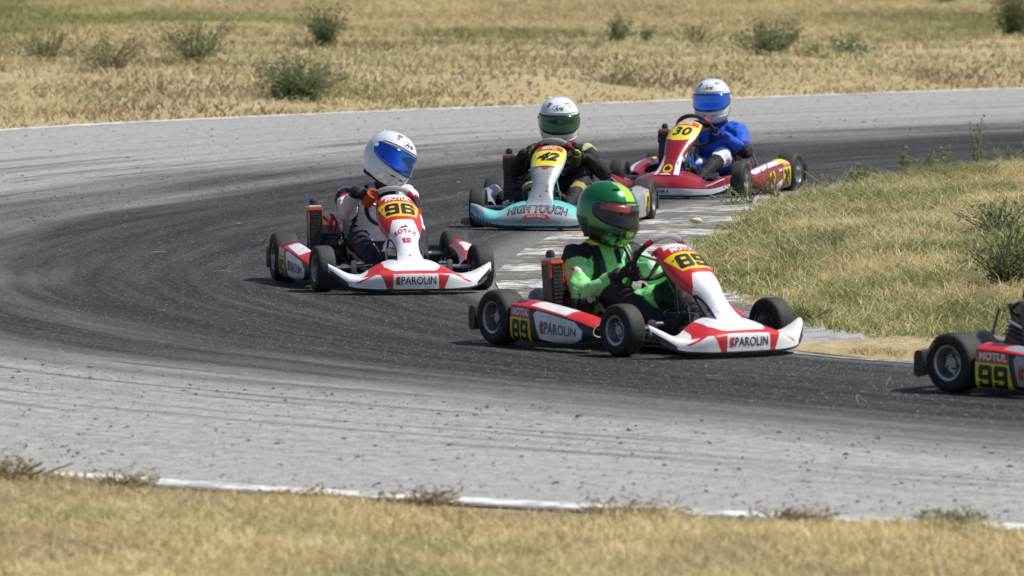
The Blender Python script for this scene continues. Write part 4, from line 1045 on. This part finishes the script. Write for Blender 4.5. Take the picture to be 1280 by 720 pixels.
def make_driver(kroot, loc, yaw, spec, label):
    root = empty('person', loc, (0, 0, yaw)); tag(root, label, 'racing driver', 'drivers seated in the karts')
    hx, hy, hz = spec['head']; L = spec.get('lean', 0)
    Cw = Vector((.64, 0, .445)); up = Vector((.60, 0, .80)); lat = Vector((0, 1, 0)); nrm = Vector((-.80, 0, .60)); RW = .135
    pt = lambda a, r=RW, k=0.0: Cw + up * (r * math.cos(a)) + lat * (r * math.sin(a)) + nrm * k
    wr = {}
    for s, key in ((-1, 'hr'), (1, 'hl')):
        o, w = glove(root, pt, nrm, math.radians(spec[key]) * s, s, spec['glove']); wr[s] = w
    shz = hz - .205; neck = Vector((hx - .03, hy * .75, shz + .04))
    ty = spec.get('ty', hy * .75)
    P = [('ell', 'pelvis', (.17, 0, .155), (.125, .150, .105), (0, 0, 0)), ('ell', 'belly', (.15, ty * .5, .27), (.108, .148, .13), (0, 0, 0)),
         ('ell', 'chest', (hx * .45 + .085, ty * .9, shz - .075), (.116, .166, .138), (0, .15, 0)),
         ('cap', 'yoke', (hx - .045, ty - .125, shz - .012), (hx - .045, ty + .125, shz - .012), .062, .062),
         ('cap', 'neck', tuple(neck - Vector((0, 0, .04))), (hx, hy, hz - .06), .062, .058), ('ell', 'head', (hx, hy, hz), (.095, .075, .10), (0, 0, 0))]
    for s in (-1, 1):
        S_ = Vector((hx - .05, ty + s * spec.get('sw', .172), shz - .02)); w = wr[s] + (wr[s] - Vector((.6, 0, .42))).normalized() * .012
        d = (w - S_); Ld = d.length; lu, lf = .250, .225
        if Ld > lu + lf - .01: lu = lf = (Ld + .012) / 2
        x = (lu * lu - lf * lf + Ld * Ld) / (2 * Ld); h = math.sqrt(max(lu * lu - x * x, 0)); dn = d / Ld
        hint = Vector((-.15, s * spec.get('elbow', .6), -1.0)); hint = (hint - dn * hint.dot(dn)).normalized(); E_ = S_ + dn * x + hint * h
        P += [('cap', 'upper_arm', tuple(S_), tuple(S_.lerp(E_, .5)), .069, .061), ('cap', 'lower_upper_arm', tuple(S_.lerp(E_, .5)), tuple(E_), .061, .052),
              ('cap', 'forearm', tuple(E_), tuple(w), .052, .034)]
        hip, knee, ank = Vector((.22, s * .085, .14)), Vector((.535, s * .165, .262)), Vector((.90, s * .125, .125))
        P += [('cap', 'thigh', tuple(hip), tuple(knee), .088, .068), ('cap', 'shin', tuple(knee), tuple(ank), .066, .042)]
    body = voxel_body('body', P, .0085, root, SUITGLOSS if spec.get('gloss') else SUIT, spec['col'], 4, .0095, 21)
    for s in (-1, 1):
        a = Vector((.90, s * .125, .12)); Q = [('cap', 'shoe', tuple(a), tuple(a + Vector((.01, 0, -.04))), .042, .040), ('cap', 'shoe', tuple(a + Vector((0, 0, -.045))), tuple(a + Vector((.09, -s * .01, .03))), .036, .034), ('cap', 'toe', tuple(a + Vector((.09, -s * .01, .03))), tuple(a + Vector((.13, -s * .012, .075))), .034, .028)]
        voxel_body('shoe', Q, .006, root, SUIT, lambda nm, t, p: spec.get('shoe', (.02, .02, .022)), 3)
    if spec.get('collar'):
        bm = bmesh.new(); add_tube(bm, [(hx - .02 + .082 * math.cos(a), hy * .9 + .088 * math.sin(a), shz + .055 + .012 * math.cos(a)) for a in np.linspace(0, 2 * PI, 25)[:-1]], .020, 8, closed=True)
        bm_obj('neck_collar', bm, paint('collar_' + spec['name'], spec['collar'], .6, dirt=.1), root)
    if spec.get('straps'):
        for s in (-1, 1):
            bm = bmesh.new(); pth = catmull([(hx - .09, hy * .7 + s * .085, shz + .045), (hx - .02, hy * .7 + s * .088, shz + .050), (hx + .055, hy * .6 + s * .09, shz - .03), (hx * .45 + .20, hy * .5 + s * .085, shz - .11), (.25, hy * .3 + s * .09, shz - .19)], 5)
            for p in (pth,):
                V = []
                for q in p: V.append((bm.verts.new((q[0], q[1] - .016, q[2])), bm.verts.new((q[0] + .004, q[1] + .016, q[2]))))
                for k in range(len(V) - 1): bm.faces.new((V[k][0], V[k][1], V[k + 1][1], V[k + 1][0]))
            o = bm_obj('strap', bm, INK, root); m = o.modifiers.new('t', 'SOLIDIFY'); m.thickness = .008; m.offset = 0
    # ---- helmet
    hroot = empty('helmet', (hx, hy, hz), spec['hrot'], root)
    def SH(az, el, off=0.0):
        A, B = math.radians(az), math.radians(el); dx, dy, dz = math.cos(B) * math.cos(A), math.cos(B) * math.sin(A), math.sin(B)
        n = 2.3; a_, b_, c_ = .157, .132, .149
        if dx > 0:
            k = max(0, dx) ; low = max(0, min(1, (5 - el) / 35.0)); low = low * low * (3 - 2 * low); a_ += .026 * low * k; c_ += .012 * low * k; n += .45 * low
        if el < -15: 
            f = min(1, (-15 - el) / 40); b_ -= (.004 if dx > 0 else .014) * f
            if dx < 0: a_ -= .02 * f
        if el < 0: c_ += .022 * min(1, -el / 40)
        r = (abs(dx / a_) ** n + abs(dy / b_) ** n + abs(dz / c_) ** n) ** (-1 / n) + off
        return (dx * r, dy * r, dz * r)
    s1 = 1 if surf_normal(SH, 0, 0, 1.0).x > 0 else -1
    def SHs(p, q): return SH(p, q)
    VIS = [(-84, 10), (-80, 17), (-70, 20), (-52, 20), (-25, 21), (0, 21.5), (25, 21), (52, 20), (70, 20), (80, 17), (84, 10), (83, 2), (74, -6), (58, -14), (38, -20), (15, -22.5), (0, -23), (-15, -22.5), (-38, -20), (-58, -14), (-74, -6), (-83, 2)]
    reg = spec['shell_regions']
    sh = patch('shell', SHs, (-180, 180), (-56, 88), 60, 30, reg, spec['shell_mats'], hroot, .012, sign=s1, back=SUEDE, smooth=60)
    bm = bmesh.new(); cap = [bm.verts.new(SH(-180 + 6 * k, 88)) for k in range(60)]; bm.faces.new(cap); bm_obj('crown', bm, spec['shell_mats'][spec.get('crown', 0)], sh)
    # visor: grid cut to its outline
    bm = bmesh.new(); n = 48; top = []
    ups, los = [], []
    for k in range(n + 1):
        az = -84 + 168 * k / n
        u_ = np.interp(az, [-84, -80, -70, -52, -25, 0, 25, 52, 70, 80, 84], [10, 17, 20, 19, 19.5, 20, 19.5, 19, 20, 17, 10])
        l_ = np.interp(az, [-84, -83, -74, -58, -38, -15, 0, 15, 38, 58, 74, 83, 84], [8, 1, -7, -13, -17, -19.5, -20, -19.5, -17, -13, -7, 1, 8])
        ups.append(u_); los.append(l_)
    m = 10; g = [[bm.verts.new(SH(-84 + 168 * k / n, los[k] + (ups[k] - los[k]) * j / m, .0055)) for j in range(m + 1)] for k in range(n + 1)]
    for k in range(n):
        for j in range(m):
            f = bm.faces.new((g[k][j], g[k + 1][j], g[k + 1][j + 1], g[k][j + 1])); f.material_index = 1 if (j >= m - 3 and 4 < k < 22 and spec.get('strip')) else (2 if (j >= m - 2 and spec.get('strip')) else 0)
    vo = bm_obj('visor', bm, [spec['visor']] + ([spec['strip'], VSTRIPN] if spec.get('strip') else []), hroot, 40); so = vo.modifiers.new('t', 'SOLIDIFY'); so.thickness = .004; so.offset = -1
    vo.data.validate()
    for s in (-1, 1):
        bm = bmesh.new(); p = Vector(SH(s * 78, 9, .006)); nn = Vector(SH(s * 78, 9, 1)).normalized(); add_tube(bm, [p - nn * .006, p + nn * .004], .012, 16); bm_obj('visor_pivot', bm, spec['pivot'], hroot, 40)
    bm = bmesh.new(); add_tube(bm, [SH(-84 + 168 * k / n, ups[k] + .6, .003) for k in range(n + 1)] + [SH(-84 + 168 * k / n, los[k] - .6, .003) for k in range(n, -1, -1)], .0032, 6, closed=True); bm_obj('visor_seal', bm, SUEDE, hroot)
    # vents
    for az, el, w, h in ((-11, -30, 10, 2.4), (11, -30, 10, 2.4)):
        decal('chin_vent', [(0, 0), (1, .15), (1, .85), (0, 1)], SHs, (az - w / 2, el - h / 2), (w, 0), (0, h), INK, hroot, s1, off=.0015, cuts=3)
    bm = bmesh.new(); add_tube(bm, [SH(-62 + 124 * k / 24, -36 + 3 * math.cos((k - 12) / 12 * 1.4), .001) for k in range(25)], [.0008 + .0045 * math.sin(PI * k / 24) for k in range(25)], 6); bm_obj('chin_ridge', bm, spec['shell_mats'][-1], hroot)
    bm = bmesh.new(); add_tube(bm, [SH(-70 + 140 * k / 24, 27, .0015) for k in range(25)], [.001 + .004 * math.sin(PI * k / 24) for k in range(25)], 6); bm_obj('brow_ridge', bm, spec['shell_mats'][0], hroot)
    for az, el in ((-34, 52), (34, 52), (-150, 50), (150, 50)):
        bm = bmesh.new(); add_box(bm, (0, 0, 0), (.016, .034, .012), bev=.004); o = bm_obj('brow_vent', bm, spec['pivot'], hroot, 40)
        o.location = SH(az, el, .003); o.rotation_euler = Vector(SH(az, el)).to_track_quat('X', 'Z').to_euler()
    if spec.get('helmet_text'):
        # broad oval swoosh and small script on the brow
        decal('lettering', ('Arai', .35, .015, 1.0), SHs, (-14, 33), (28, 0), (0, 11), spec.get('txt', INK), hroot, s1, cuts=6)
        bm = bmesh.new(); pr = None
        for a in np.linspace(1.0, 5.0, 18):
            th = 1.3 * math.sin((a - 1.0) / 4.0 * PI); q = [bm.verts.new(SH(-1 + (18 + e * th) * math.cos(a), 38 + (9 + e * th) * math.sin(a), .0015)) for e in (-.5, .5)]
            if pr: bm.faces.new((pr[0], pr[1], q[1], q[0]))
            pr = q
        bm_obj('swoosh', bm, spec.get('txt', INK), hroot)
        for s in (-1, 1):
            decal('small_emblem', [(0, .3), (.5, 1), (1, .5), (.6, .4), (.7, 0), (.3, .3)], SHs, (s * 36 - 4, 38), (8, 0), (0, 9), spec.get('txt', INK), hroot, s1, cuts=2)
    bm = bmesh.new(); ring = [SH(-180 + 9 * k, -56, -.002) for k in range(40)]; add_tube(bm, ring, .009, 6, closed=True); bm_obj('helmet_trim', bm, SUEDE, hroot)
    bm = bmesh.new(); mn = [SH(-180 + 9 * k, -54, -.012) for k in range(40)]; bv = [bm.verts.new(p) for p in mn]; bi = [bm.verts.new((p[0] * .55, p[1] * .55, p[2] + .03)) for p in mn]
    for k in range(40): bm.faces.new((bv[k], bv[(k + 1) % 40], bi[(k + 1) % 40], bi[k]))
    bm_obj('helmet_lining', bm, SUEDE, hroot)
    return root

HWHITE = paint('helmet_white', (.80, .81, .84), .15, coat=1.0, dirt=.04)
HGREEN = paint('helmet_green', (.010, .19, .055), .26, metal=.5, coat=1.0, dirt=.05)
HLIME = paint('helmet_lime', (.42, .72, .06), .25, coat=1.0, dirt=.03)
HDGREEN = paint('helmet_dark_green', (.004, .045, .018), .25, metal=.4, coat=1.0, dirt=.05)
VBLUE = paint('visor_blue_mirror', (.03, .17, .95), .09, metal=.95, coat=1, dirt=0)
VGREEN = paint('visor_green_mirror', (.008, .075, .045), .2, metal=.6, coat=1, dirt=0)
VDARK = paint('visor_smoke', (.008, .008, .016), .12, coat=.2, dirt=0)
VSTRIP = paint('visor_strip_red', (.42, .04, .03), .25, coat=1, dirt=0)
VSTRIPN = paint('visor_strip_navy', (.02, .03, .12), .2, coat=1, dirt=0)

def col_green(nm, t, p):
    G = (.30, .78, .30); K = (.015, .016, .018); Y = (.62, .70, .03); Wt = (.6, .62, .6)
    x, y, z = p
    if nm in ('neck', 'head'): return Y if z < .50 else K
    if nm in ('upper_arm',): return K if t < .38 else ((G) if t < .9 else Wt)
    if nm == 'lower_upper_arm': return G
    if nm == 'forearm': return G if t < .82 else K
    if nm == 'yoke': return G if abs(y) < .11 else K
    if nm == 'chest': return K if (abs(abs(y) - .118) < .018 or z > .40 and abs(y) < .02) else G
    if nm == 'belly': return G if abs(y) < .13 else K
    if nm == 'thigh': return G if t < .78 else K
    if nm == 'shin': return K
    return G
def col_white(nm, t, p):
    Wt = (.66, .66, .70); K = (.022, .020, .030); R = (.45, .02, .04)
    if nm in ('neck', 'head'): return K
    if nm == 'upper_arm': return Wt if t < .16 and p[2] > .46 else (R if t < .22 else (K if t < .8 else R))
    if nm == 'lower_upper_arm': return Wt
    if nm == 'forearm': return Wt if t < .9 else K
    if nm == 'yoke': return K if abs(p[1]) < .08 else Wt
    if nm == 'chest': return K if p[1] > -.02 and p[2] > .36 or abs(p[1]) > .12 else Wt
    if nm == 'thigh': return Wt if t < .8 else K
    if nm == 'shin': return K
    return Wt if nm == 'belly' and abs(p[1]) < .1 else K
def col_black(nm, t, p):
    K = (.016, .016, .018); Y = (.62, .58, .05); 
    if nm == 'upper_arm': return (.5, .5, .28) if (t < .22 and p[2] > .45) else K
    if nm == 'forearm': return K
    if nm == 'chest': return Y if abs(p[1]) < .012 and p[2] > .3 else K
    if nm == 'shin' and .25 < t < .4 and p[2] > .22: return (.35, .33, .1)
    return K
def col_blue(nm, t, p):
    B = (.02, .11, .66); K = (.012, .012, .02); Wt = (.68, .70, .75); L = (.25, .65, .2)
    if nm in ('neck', 'head'): return K
    if nm == 'upper_arm': return B
    if nm == 'lower_upper_arm': return B if p[0] < .33 or t < .5 else K
    if nm == 'forearm': return B if t > .35 else K
    if nm == 'thigh':
        if t < .25: return L if t > .19 else B
        return Wt if t < .60 and (p[2] > .2 or p[1] > .16) else (B if t < .9 else Wt)
    if nm == 'shin': return K if t > .25 else Wt
    if nm == 'belly': return K if abs(p[1]) > .11 else B
    return B
def col_dark(nm, t, p): return (.03, .03, .045) if nm != 'upper_arm' else (.3, .02, .03)

KARTS = [
 dict(liv='white', num='89', x=.36, y=33.72, a=33.9, label='white and red kart with yellow number 89, nearest of the karts shown whole',
      d=dict(name='green', head=(.245, -.03, .655), hr=130, hl=112, glove=dict(palm=(.02, .02, .025), cuff=(.03, .03, .04), thumb=(.02, .02, .025), finger=(.025, .025, .03)),
             hrot=(math.radians(-4), math.radians(9), math.radians(14)), col=col_green, gloss=True, straps=True, collar=(.50, .62, .02),
             visor=VDARK, strip=VSTRIP, pivot=HDGREEN, helmet_text=False, crown=1,
             shell_mats=[HGREEN, HLIME, HDGREEN], shell_regions=[([(-180, -56), (180, -56), (180, -34), (70, -28), (-70, -28), (-180, -34)], 2), ([(-12, 17), (12, 17), (15, 40), (24, 65), (70, 88), (-70, 88), (-24, 65), (-15, 40)], 1), ([(-9, -56), (9, -56), (9, -16), (-9, -16)], 1)]),
      dl='driver in bright green suit and metallic green helmet with a lime stripe'),
 dict(liv='white', num='96', x=-.809, y=38.43, a=11.7, label='white and red kart with yellow number 96, leftmost on the track',
      d=dict(name='white', head=(.27, .065, .705), ty=.0, hr=66, hl=128, glove=dict(palm=(.03, .018, .015), cuff=(.05, .012, .01), thumb=(.5, .09, .01), finger=(.5, .085, .01)),
             hrot=(math.radians(-27), math.radians(10), math.radians(22)), col=col_white, visor=VBLUE, strip=None, pivot=HWHITE, helmet_text=True,
             shell_mats=[HWHITE], shell_regions=[], shoe=(.05, .02, .02), elbow=.25),
      dl='driver in white and black suit leaning over, white helmet tilted, blue mirror visor'),
 dict(liv='teal', num='42', x=.382, y=44.53, a=-9.4, label='turquoise and silver kart with yellow number 42 and HIGH TOUCH across its nose',
      d=dict(name='black', head=(.27, -.03, .668), hr=92, hl=100, glove=dict(palm=(.02, .02, .02), cuff=(.02, .02, .02), thumb=(.5, .5, .04), finger=(.06, .06, .02)),
             hrot=(0, math.radians(10), math.radians(9)), col=col_black, visor=VGREEN, strip=None, pivot=HWHITE, helmet_text=True,
             shell_mats=[HWHITE], shell_regions=[], collar=(.5, .02, .03), elbow=.9),
      dl='driver in black suit with white helmet and dark green visor facing the camera'),
 dict(liv='crimson', num='30', x=1.516, y=48.34, a=-20.4, label='dark red kart with yellow number 30 and a horse shield on its nose, farthest back',
      d=dict(name='blue', head=(.27, .0, .652), ty=.02, sw=.158, hr=108, hl=110, glove=dict(palm=(.012, .03, .2), cuff=(.02, .05, .35), thumb=(.02, .02, .06), finger=(.012, .025, .15)),
             hrot=(math.radians(2), math.radians(5), math.radians(10)), col=col_blue, visor=VBLUE, strip=None, pivot=HWHITE, helmet_text=True,
             shell_mats=[HWHITE], shell_regions=[], collar=(.12, .015, .02), elbow=.8),
      dl='driver in royal blue suit with white helmet and blue mirror visor'),
 dict(liv='dark', num='99', x=2.35, y=30.87, a=46, label='dark kart with yellow number 99, cut off by the right edge',
      d=dict(name='dark', head=(.25, .0, .655), hr=100, hl=100, glove=dict(palm=(.02, .02, .02), cuff=(.02, .02, .02), thumb=(.03, .03, .03), finger=(.03, .03, .03)),
             hrot=(0, math.radians(8), math.radians(10)), col=col_dark, visor=VDARK, strip=None, pivot=HWHITE, helmet_text=False, shell_mats=[HWHITE], shell_regions=[]),
      dl='driver in dark suit seated in kart 99, just beyond the right edge')]
for K in KARTS:
    a = math.radians(K['a']); yaw = math.atan2(-math.cos(a), math.sin(a))
    k = make_kart(K['liv'], K['num'], (K['x'], K['y'], .0), yaw, K['label'])
    if K['d']: make_driver(k, (K['x'], K['y'], .0), yaw, K['d'], K['dl'])

# ------------------------------------------------------------------ weeds and bushes, one by one
LEAFM = attr_mat('weed_leaves', .6, sss=True)
def make_weed(name, loc, H, W, n_stem, leaf, col, label, cat, upright=.5, dens=1.0, group=None, bare=0.0, zs=1.0):
    root = empty(name, loc); tag(root, label, cat, group)
    stems = bmesh.new(); LV = []; LF = []; LC = []
    for i in range(n_stem):
        a = random.uniform(0, 2 * PI); sp = (random.random() ** .6) * W * (1 - upright * .5); hh = H * random.uniform(.5, 1.0) * (1 - .4 * (sp / W) ** 2)
        x0 = random.uniform(-.25, .25) * W * .4; y0 = random.uniform(-.25, .25) * W * .4; pts = []
        for k in range(6):
            t = k / 5; pts.append(Vector((x0 + math.cos(a) * sp * t ** 1.3 + random.uniform(-1, 1) * .02 * H, y0 + math.sin(a) * sp * t ** 1.3 + random.uniform(-1, 1) * .02 * H, hh * t - .02)))
        add_tube(stems, pts, [.0035 + .004 * (1 - k / 5) * H for k in range(6)], 4)
        nl = int(leaf[1] * dens)
        for j in range(nl):
            t = random.uniform(bare, 1.0); k = min(int(t * 5), 4); p = pts[k].lerp(pts[k + 1], t * 5 - k) + Vector((random.gauss(0, 1), random.gauss(0, 1), random.gauss(0, .7))) * W * .13
            p.z = max(p.z, .01)
            L = leaf[0] * random.uniform(.6, 1.35); d = Vector((random.gauss(0, 1), random.gauss(0, 1), random.uniform(-.3, 1.1))).normalized(); s = d.cross(Vector((random.gauss(0, 1), random.gauss(0, 1), random.gauss(0, 1)))).normalized()
            b = len(LV); LV += [tuple(p), tuple(p + d * L * .5 + s * L * leaf[2]), tuple(p + d * L), tuple(p + d * L * .5 - s * L * leaf[2])]; LF.append((b, b + 1, b + 2, b + 3))
            fr = random.uniform(.6, 1.3) * (1 if random.random() > .12 else 1.7); c = [col[q] * fr * random.uniform(.95, 1.05) for q in range(3)]; LC += [c] * 4
    bm_obj('stem', stems, paint('weed_stem', (.22, .21, .10), .8, dirt=0), root)
    me = bpy.data.meshes.new('foliage'); me.from_pydata(LV, [], LF); at = me.color_attributes.new('Col', 'FLOAT_COLOR', 'POINT')
    C = np.ones((len(LV), 4)); C[:, :3] = np.array(LC); at.data.foreach_set('color', C.astype(np.float32).ravel())
    link('foliage', me, LEAFM, root); return root
GG = (.19, .24, .12); GD = (.14, .185, .085); GO = (.28, .29, .13); GB = (.31, .28, .16)
def fz(x, y):
    X, Y = np.array([x]), np.array([y]); return float(field_h(X, Y, edge_dist(X, Y, cO))[0])
def iz(x, y):
    X, Y = np.array([x]), np.array([y]); return float(infield_h(X, Y, edge_dist(X, Y, cG))[0])
BUSHES = [
 ((-1.98, 63.0), .34, .44, 46, 46, GG, 'largest grey green bush close to the far edge line, left of the tilted white helmet'),
 ((-2.06, 74.6), .40, .28, 26, 36, GD, 'upright dark green bush standing directly behind the largest bush'),
 ((-3.22, 69.2), .46, .42, 30, 30, GG, 'wide loose grey green bush on the field, left of the largest bush'),
 ((-3.93, 66.0), .36, .34, 20, 26, GB, 'thin brownish bush near the far edge line, between two green ones'),
 ((-4.86, 70.8), .40, .32, 24, 30, GO, 'olive green bush standing furthest left on the field'),
 ((2.78, 73.2), .44, .40, 30, 38, GD, 'round dark bush with open twigs, behind the blue driver to his right'),
 ((3.60, 72.2), .28, .28, 28, 36, GG, 'small dense pale green bush right of the round dark bush'),
 ((1.22, 77.5), .26, .20, 14, 26, GG, 'small tuft like green bush above the green visored helmet'),
 ((1.48, 75.4), .34, .12, 8, 24, GD, 'narrow upright weed beside the small tuft like bush'),
 ((6.10, 82.5), .66, .42, 40, 44, GD, 'tallest dark green bush at the far right edge of the field'),
 ((3.20, 71.4), .20, .26, 12, 20, GO, 'low olive bush below the small dense pale green one'),
 ((6.0, 93.5), .36, .34, 16, 22, GO, 'distant olive bush in the grass near the top right'),
 ((2.02, 75.0), .30, .26, 12, 20, GO, 'sparse olive bush in the grass above the blue driver'),
 ((.95, 66.2), .22, .30, 12, 20, GB, 'low brownish bush by the far edge line between the two white helmets behind')]
for (x, y), H, W, ns, nl, c, lab in BUSHES:
    make_weed('bush', (x, y, fz(x, y) - .01), H * 1.35, W * 1.4, int(ns * 1.6), (.044, nl, .17), c, lab, 'bush', .35)
make_weed('bush', (2.62, 35.7, iz(2.62, 35.7)), .42, .32, 44, (.028, 38, .22), (.17, .21, .11), 'dark leafy bush on the infield island at the right edge', 'bush', .3)
make_weed('bush', (2.90, 40.2, iz(2.9, 40.2)), .26, .34, 30, (.028, 34, .2), (.24, .27, .16), 'pale grey green scrub on the infield island above the dark leafy bush', 'bush', .3)
make_weed('bush', (1.50, 34.75, iz(1.5, 34.75)), .12, .22, 22, (.028, 26, .12), (.13, .18, .06), 'low green tuft by the kerb behind the nose of kart 89', 'bush', .2)
TALL = [((3.47, 50.3), .46, .16, 7, 20, 'tall leafy green weed, highest along the top of the island'), ((3.24, 50.2), .26, .14, 7, 26, 'short leafy weed just left of the highest one'),
        ((2.86, 49.4), .30, .08, 5, 34, 'slim green weed above the left half of the island top'), ((3.90, 50.6), .40, .16, 8, 18, 'green weed at the right end of the island top'),
        ((2.50, 48.6), .20, .14, 10, 26, 'small dark green tuft where the island meets the track'), ((3.66, 50.1), .26, .18, 8, 22, 'spreading green weed right of the highest one'), ((3.05, 49.8), .22, .14, 8, 22, 'low green weed in the middle of the island top')]
for (x, y), H, W, ns, nl, lab in TALL:
    make_weed('weed_plant', (x, y, iz(x, y)), H, W, ns, (.032, nl, .22), (.20, .23, .11), lab, 'weed', .6, bare=.1)
DRY = [((1.62, 46.35), .26, .22, 9, 'dry grey stalk in front of the front wheel of kart 30'), ((1.82, 46.7), .30, .26, 11, 'dry branching weed before the side pod of kart 30'),
       ((1.50, 46.1), .12, .20, 10, 'low dry tuft at the left tip of the island'), ((2.06, 47.0), .22, .24, 9, 'pale dry weed in front of the rear wheel of kart 30'),
       ((2.26, 47.4), .24, .30, 9, 'thin dry stalks leaning over the track right of kart 30')]
for (x, y), H, W, ns, lab in DRY:
    make_weed('dry_weed', (x, y, iz(x, y) - .01), H, W, ns, (.018, 17, .16), (.27, .27, .17), lab, 'weed', .35, bare=.15)
EDGE = [((-1.95, 26.12), .15, .30, 34, (.30, .25, .13), 'brown green weed clump hiding the left end of the near edge line'), ((-1.52, 25.92), .10, .22, 26, (.33, .25, .14), 'brown tuft just right of the clump at the left end of the near line'),
        ((-.80, 25.42), .055, .26, 22, (.30, .21, .13), 'low brown tuft on the near line below kart 96'), ((-.36, 25.24), .085, .22, 24, (.32, .23, .14), 'brown ragged tuft on the near line, left of the middle of the photo'),
        ((.42, 24.88), .06, .30, 26, (.34, .25, .15), 'flat brown tuft on the near line below kart 89'), ((1.02, 24.62), .07, .26, 24, (.30, .22, .13), 'brown tuft on the near line below the nose of kart 89'), ((1.58, 24.60), .045, .28, 24, (.27, .27, .12), 'low green strip of weeds growing over the near line at right')]
for (x, y), H, W, ns, c, lab in EDGE:
    make_weed('weed_tuft', (x, y, .0), H, W, ns, (.030, 26, .12), c, lab, 'weed', .1)
# yellow flowering patch
for (x, y), lab in (((-.78, 66.0), 'small weed with yellow flowers, left of the two near the far edge line'), ((-.30, 66.2), 'small weed with yellow flowers, right of the two near the far edge line')):
    r = make_weed('flowering_weed', (x, y, fz(x, y)), .20, .30, 14, (.03, 16, .2), (.25, .27, .12), lab, 'flower', .5)
    bm = bmesh.new()
    for k in range(26): bmesh.ops.create_icosphere(bm, subdivisions=1, radius=random.uniform(.007, .011), matrix=Matrix.Translation((random.uniform(-.26, .26), random.uniform(-.1, .1), random.uniform(.1, .22))))
    bm_obj('blossom', bm, paint('blossom_yellow', (.75, .6, .05), .6, dirt=0), r)
# pale stones on the kerb
for (x, y), lab in (((1.18, 43.3), 'pale stone lying on the kerb right of the green helmet'), ((3.42, 50.0), 'small pale stone among the weeds at the top of the island')):
    bm = bmesh.new(); bmesh.ops.create_icosphere(bm, subdivisions=2, radius=.035, matrix=Matrix.Diagonal((1.2, .8, .6, 1)))
    for v in bm.verts: v.co *= 1 + .25 * mnoise.noise(v.co * 30)
    o = bm_obj('stone', bm, paint('stone_pale', (.6, .55, .48), .9, dirt=.1), None); o.location = (x, y, .06 if y < 45 else iz(x, y) + .03); tag(o, lab, 'stone')
